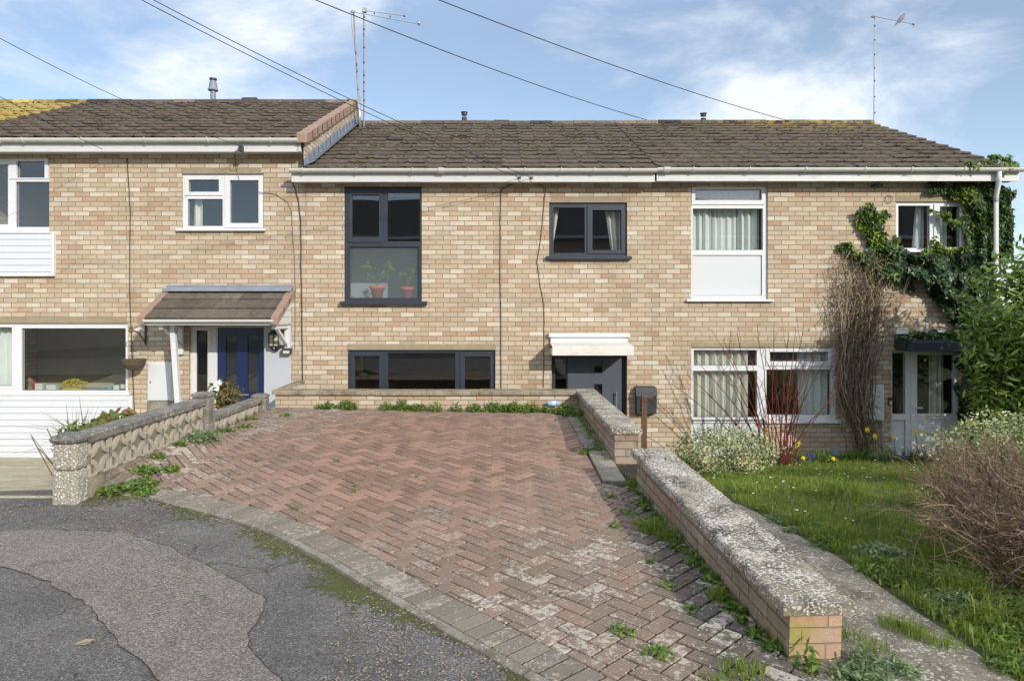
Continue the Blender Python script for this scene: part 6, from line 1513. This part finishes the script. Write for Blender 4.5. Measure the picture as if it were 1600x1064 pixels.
# ---- left front garden plants
LG = thing('ornamental_grass', 'spiky reddish-green plant behind the pebbled pier on the left', 'plant', (P(118,0,6.3).x, 6.3, lp_h(0,6.3)))
c0 = P(122, 690, 6.3); n = 150; B = np.stack([c0.x+RNG.normal(0,.05,n), 6.3+RNG.normal(0,.05,n), np.full(n, lp_h(0,6.3))], 1)
blades('blades', B, .50+.42*RNG.random(n), .014, 1.2, 'leaf_rose', LG, curl=.25)
c1 = P(118, 668, 6.2); C = ell((c1.x, 6.2, c1.z-.1), (.17,.15,.16), 500, .2); leaves('foliage', C, .05, 'leaf', 'leaf_weed', LG, nrm=(0,-.3,1), jit=.7)
HY = shrub('hydrangea', 'low bush with big yellow-green and russet leaves behind the pierced wall', 'shrub', tuple(P(184, 668, 7.6)), (.36,.22,.17), 330, (.09, .15), 'oval', 'leaf_hydrangea', 14, stems=10, base=(P(184,0,7.6).x, 7.6, lp_h(0,7.6)), lo=.5)
RO = shrub('rose_bush', 'small bronze-leaved bush with a white bloom in front of the blue door', 'shrub', tuple(P(352, 622, 9.4)), (.24,.2,.26), 420, (.05, .085), 'oval', 'leaf_rose', 15, stems=12, base=(P(352,0,9.4).x, 9.4, -.5), lo=.2)
for (px_, py) in ((336,603),(341,600),(337,608)):
    mb = MB(); q = P(px_, py, 9.25)
    for k in range(12): c = q+Vector((random.gauss(0,.014), random.gauss(0,.01), random.gauss(0,.014))); mb.poly([c, c+Vector((.03,0,.006)), c+Vector((.02,.0,.03)), c+Vector((-.008,.0,.02))])
    mb.build('bloom', 'petal_white', RO)
PL = thing('planter_stand', 'small black-framed stand in front of the white cladding, left of the leafy bush', 'stand', tuple(P(148,690,7.9)))
mb = MB(); a_, b_ = P(144,654,7.9), P(154,690,7.9); mb.box(a_.x, b_.x, 7.88, 7.95, a_.z-.02, a_.z)
for k in range(4): xx = a_.x+(b_.x-a_.x)*k/3; mb.box(xx-.006, xx+.006, 7.88, 7.9, b_.z-.3, a_.z-.02)
mb.build('frame', 'black_iron', PL)

# ---- weeds on the drive
rr = random.Random(91); wl_ = []
for k in range(30): wl_.append((rr.choice((rr.uniform(-2.95,-1.95), rr.uniform(-1.7,-.9), rr.uniform(-.75,.65), rr.uniform(-.6,.8))), rr.uniform(9.62, 9.74), rr.uniform(.07,.12), rr.uniform(.07,.20)))
for (x, y, r, hh) in wl_: weed('weed', 'green weed growing at the foot of the back wall of the drive', x, y, drive_h(x, y)-.01, r, int(170*r/.1), .042, 'leaf_weed', 'leaf', hh, 'weeds along the back wall')
for k in range(8): x = rr.uniform(.8, 1.05); y = rr.uniform(9.2, 9.7); weed('weed', 'green weed in the back right corner of the drive', x, y, drive_h(x,y)-.01, .09, 170, .04, 'leaf_weed', 'leaf', .14, 'weeds in the back right corner')
for k in range(17): y = 6.75+k*.17; x = 1.04+rr.uniform(-.03,.03); weed('weed', 'small weed at the foot of the far right wall', x, y, drive_h(x,y)-.01, .05, 60, .03, 'leaf_weed', 'leaf', .06, 'weeds along the far right wall')
for k in range(22):
    y = 3.2+k*.13; x = 1.29-.148*(y-3.1)/2.85+rr.uniform(-.06,-.0); r = rr.choice((.02,.03,.04,.06)); weed('weed', 'small weed at the foot of the near right wall', x, y, drive_h(x,y)-.01, r, int(60+r*1500), .034, 'leaf_weed', 'leaf', .03+r*.5, 'weeds along the near right wall')
for (x, y, hh, sp, n) in ((1.13,4.65,.12,.08,110),(1.06,4.8,.14,.10,150),(1.02,4.95,.09,.07,80),(1.18,3.75,.10,.06,80),(1.06,2.98,.07,.11,150),(.92,2.9,.05,.1,100),(1.14,5.95,.11,.06,80)):
    tuft('grass_tuft', 'grass tuft in the drive beside the near right wall', x, y, n, hh, sp, group='grass beside the near right wall', w=.005, zf=drive_h)
for (x, y, r) in ((.92,7.15,.07),(.86,7.05,.05),(1.0,7.12,.05)): weed('weed', 'bright green weed on the joint above the pale edging slab', x, y, drive_h(x,y), r, 110, .035, 'leaf_weed', 'long', .04, 'weeds above the edging slab')
for (x, y, r, n, hh) in ((-3.18,5.60,.13,260,.06),(-3.05,5.72,.16,330,.06),(-2.93,5.62,.10,200,.04),(-3.10,5.95,.12,240,.07),(-3.0,6.15,.10,180,.05),(-3.2,6.35,.07,100,.04),(-3.14,7.05,.13,240,.14),(-3.08,7.2,.12,200,.12),(-3.2,6.8,.06,90,.05),(-3.18,7.9,.11,170,.06),(-3.1,8.2,.10,110,.05),(-3.18,8.7,.07,80,.05),(-2.85,9.0,.08,70,.05)):
    weed('weed', 'bright leafy weed at the foot of the pierced block wall', x, y, drive_h(x,y)-.01, r, n, .036, 'leaf_weed' if not (7 < y < 7.4) else 'leaf_greygreen', 'oval', hh, 'weeds along the pierced block wall')
for k in range(26): x, y = rr.uniform(-2.6, .9), rr.uniform(3.9, 9); \
    (arcdist(x, y)[0] > .25) and weed('weed', 'tiny weed rooted in a joint between the pavers', x, y, drive_h(x,y)-.004, rr.uniform(.015,.04), 26, .022, 'leaf_weed', 'leaf', .015, 'tiny weeds between the pavers')
for (x, y, r, n) in ((.95,3.9,.05,60),(.97,5.2,.06,60),(.82,4.9,.04,50),(.93,4.25,.03,40),(1.0,3.6,.04,50),(.60,3.35,.06,80),(.72,3.15,.07,90),(.9,5.6,.05,50)): weed('weed', 'low rosette weed in the pavers near the lower right wall', x, y, drive_h(x,y)-.002, r, n, .03, 'leaf_weed', 'leaf', .025, 'rosette weeds in the lower drive')
# plants at the near end of the right wall
weed('nettle', 'leafy green plant standing against the lit end of the near wall', 1.36, 3.03, .0, .045, 46, .055, 'leaf_weed', 'long', .13)
for (x, y, r, n, hh) in ((1.52,2.98,.08,110,.05),(1.64,3.06,.10,130,.07),(1.76,3.02,.08,90,.05),(1.60,2.92,.09,100,.05)): weed('weed', 'pale green leafy weed at the foot of the near wall end', x, y, .0, r, n*2, .036, 'leaf_greygreen', 'long', hh, 'weeds at the near wall end')
for (x, y, n) in ((1.68,3.35,90),(1.66,3.55,90),(2.0,3.45,170),(2.04,3.36,150),(2.12,3.25,80),(1.75,3.2,80)): tuft('grass_tuft', 'short grass tuft growing through the garden path', x, y, n, .09, .08, group='grass tufts on the garden path', w=.004, zf=path_h)
for k in range(12): y = 3.4+k*.2; x = 1.57-.148*(y-3.1)/2.85+.05; tuft('grass_tuft', 'short grass tuft in the gap between near wall and garden path', x, y, 50, .05, .04, group='grass tufts behind the near wall', w=.004, zf=path_h)
# moss lumps in the joints and in the road channel
mb = MB(); rr = random.Random(55)
for i in range(15000):
    s = rr.uniform(.2, sl[-1]-.2); p_, n_ = at_s(s); d = rr.random()**1.4*.42; x, y = p_ - n_*(.055+d); v = mnoise.noise(Vector((x*1.7, y*1.7, 4))) + .45*mnoise.noise(Vector((x*9, y*9, 1))) + .5*mnoise.noise(Vector((x*31, y*31, 1)))
    if v + rr.gauss(0, .16) < -.02+d*2.6: continue
    r_ = rr.uniform(.004, .011); mb.rnd = rr.random(); mb.blob((x, y, road_h(x, y)+.002), r_*1.3, r_*1.3, r_*.45, .3)
tag(mb.build('moss', 'moss_green'), 'yellow-green moss in the tarmac along the curved kerb', 'moss', kind='stuff')
mb = MB()
for i in range(7000):
    x, y = rr.uniform(-3.2, 1.2), rr.uniform(2.7, 9.7); d = arcdist(x, y)[0]
    v = mnoise.noise(Vector((x*1.5, y*1.5, 8)))+.5*mnoise.noise(Vector((x*7, y*7, 1))); edge_ = max(0, 1-(1.2-x)/.6, 1-(x+3.3)/.6, .7 if d < .25 else 0)
    if d < .02 or v < .33-.30*edge_: continue
    r_ = rr.uniform(.003, .0075); mb.rnd = rr.random(); mb.blob((x, y, drive_h(x, y)-.004), r_*1.5, r_*1.5, r_*.8, .3)
tag(mb.build('moss', 'moss_green'), 'small moss cushions in the joints of the brick drive', 'moss', kind='stuff')
# litter of flakes and grit
mb = MB(); rr = random.Random(66)
for i in range(26000):
    x, y = rr.uniform(-4.2, 1.0), rr.uniform(2.8, 5.7); d = arcdist(x, y)[0]
    if d > -.02 or y > 5.5: continue
    v = 1.2*mnoise.noise(Vector((x*1.3, y*1.3, 2)))+.5*mnoise.noise(Vector((x*4, y*4, 1)))+.45*max(0, 1+d/1.2)+.25*ss(4.7, 5.3, y)-.12
    if v < rr.random()*.6: continue
    r_ = rr.uniform(.003, .0075); a = rr.uniform(0, 6.28); z = road_h(x, y)+.008; mb.rnd = rr.random(); c, s_ = math.cos(a)*r_, math.sin(a)*r_
    mb.poly([(x+c*1.4,y+s_*1.4,z+rr.uniform(-.002,.003)),(x-s_*.7,y+c*.7,z+.002),(x-c*1.3,y-s_*1.3,z),(x+s_*.7,y-c*.7,z+rr.uniform(-.002,.002))])
tag(mb.build('grit', 'flake'), 'pale grit and leaf flakes scattered on the tarmac beside the kerb', 'grit', kind='stuff')
mb = MB()
for i in range(5200):
    x, y = rr.uniform(-3.2, 1.2), rr.uniform(2.6, 9.6); edge_ = max(0, 1-(1.25-x)/1.1, 1-(x+3.3)/1.0)
    if arcdist(x, y)[0] < .0 or rr.random() > .12+edge_: continue
    r_ = rr.uniform(.003, .008); a = rr.uniform(0, 6.28); z = drive_h(x, y)+.004; c, s_ = math.cos(a)*r_, math.sin(a)*r_; mb.poly([(x+c*1.4,y+s_*1.4,z+.003),(x-s_*.7,y+c*.7,z+.002),(x-c*1.3,y-s_*1.3,z),(x+s_*.7,y-c*.7,z)])
tag(mb.build('leaf_crumbs', 'flake'), 'crumbs of dry leaf scattered over the brick drive', 'leaf litter', kind='stuff')

# paths and thresholds down at house level
mb = MB(); mb.box(MX0, 2.2, 10.03, YF-.001, -1.14, -1.06); struct(mb.build('sunken_path', 'path_concrete'))

# ================================================================ labels: tell the look-alikes apart by their place in the row
ORD = 'nearest,second,third,fourth,fifth,sixth,seventh,eighth,ninth,tenth,eleventh,twelfth,thirteenth,fourteenth,fifteenth,sixteenth,seventeenth,eighteenth,nineteenth,twentieth,twenty-first,twenty-second,twenty-third,twenty-fourth,twenty-fifth,twenty-sixth,twenty-seventh,twenty-eighth,twenty-ninth,thirtieth'.split(',')
def relabel(group, fmt, key, first='nearest'):
    os_ = [o for o in bpy.data.objects if o.get('group') == group and o.parent is None]; os_.sort(key=key)
    for i, o in enumerate(os_): o['label'] = fmt.format((first if i == 0 else ORD[i]) if i < len(ORD) else 'far')
ny = lambda o: o.location.y
lx = lambda o: o.location.x
relabel('weeds along the edge between path and lawn', '{} jagged leafy weed counting from the camera along the path and lawn edge', ny)
relabel('long grass tufts on the lawn', '{} long grass tuft counting from the camera on the rough side of the lawn', ny)
relabel('grass beside the near right wall', '{} grass tuft counting from the camera in the drive beside the near wall', ny)
relabel('weeds at the near wall end', '{} pale leafy weed counting from the left at the near wall end', lx, 'leftmost')
relabel('weeds along the pierced block wall', '{} bright weed counting from the camera at the foot of the pierced block wall', ny)
relabel('weeds along the near right wall', '{} small weed counting from the camera at the foot of the near right wall', ny)
relabel('weeds along the far right wall', '{} small weed counting from the camera at the foot of the far right wall', ny)
relabel('weeds along the back wall', '{} green weed counting from the left at the foot of the back wall', lx, 'leftmost')
relabel('weeds in the back right corner', '{} green weed counting from the left in the back right corner of the drive', lx, 'leftmost')
relabel('weeds above the edging slab', '{} bright weed counting from the left above the pale edging slab', lx, 'leftmost')
relabel('tiny weeds between the pavers', '{} tiny weed counting from the left in the joints of the drive', lx, 'leftmost')
relabel('rosette weeds in the lower drive', '{} rosette weed counting from the camera in the pavers near the lower right wall', ny)
relabel('grass tufts on the garden path', '{} short grass tuft counting from the camera on the garden path', ny)
relabel('grass tufts behind the near wall', '{} short grass tuft counting from the camera in the gap behind the near wall', ny)
relabel('bulb leaves in the bed along the right house', '{} clump of strap-like leaves counting from the left in the right house bed', lx, 'leftmost')
relabel('low plants in the bed along the right house', '{} low leafy plant counting from the left in the right house bed', lx, 'leftmost')
relabel('blue flowers in the bed', '{} small deep blue spring flower counting from the left in the right house bed', lx, 'leftmost')
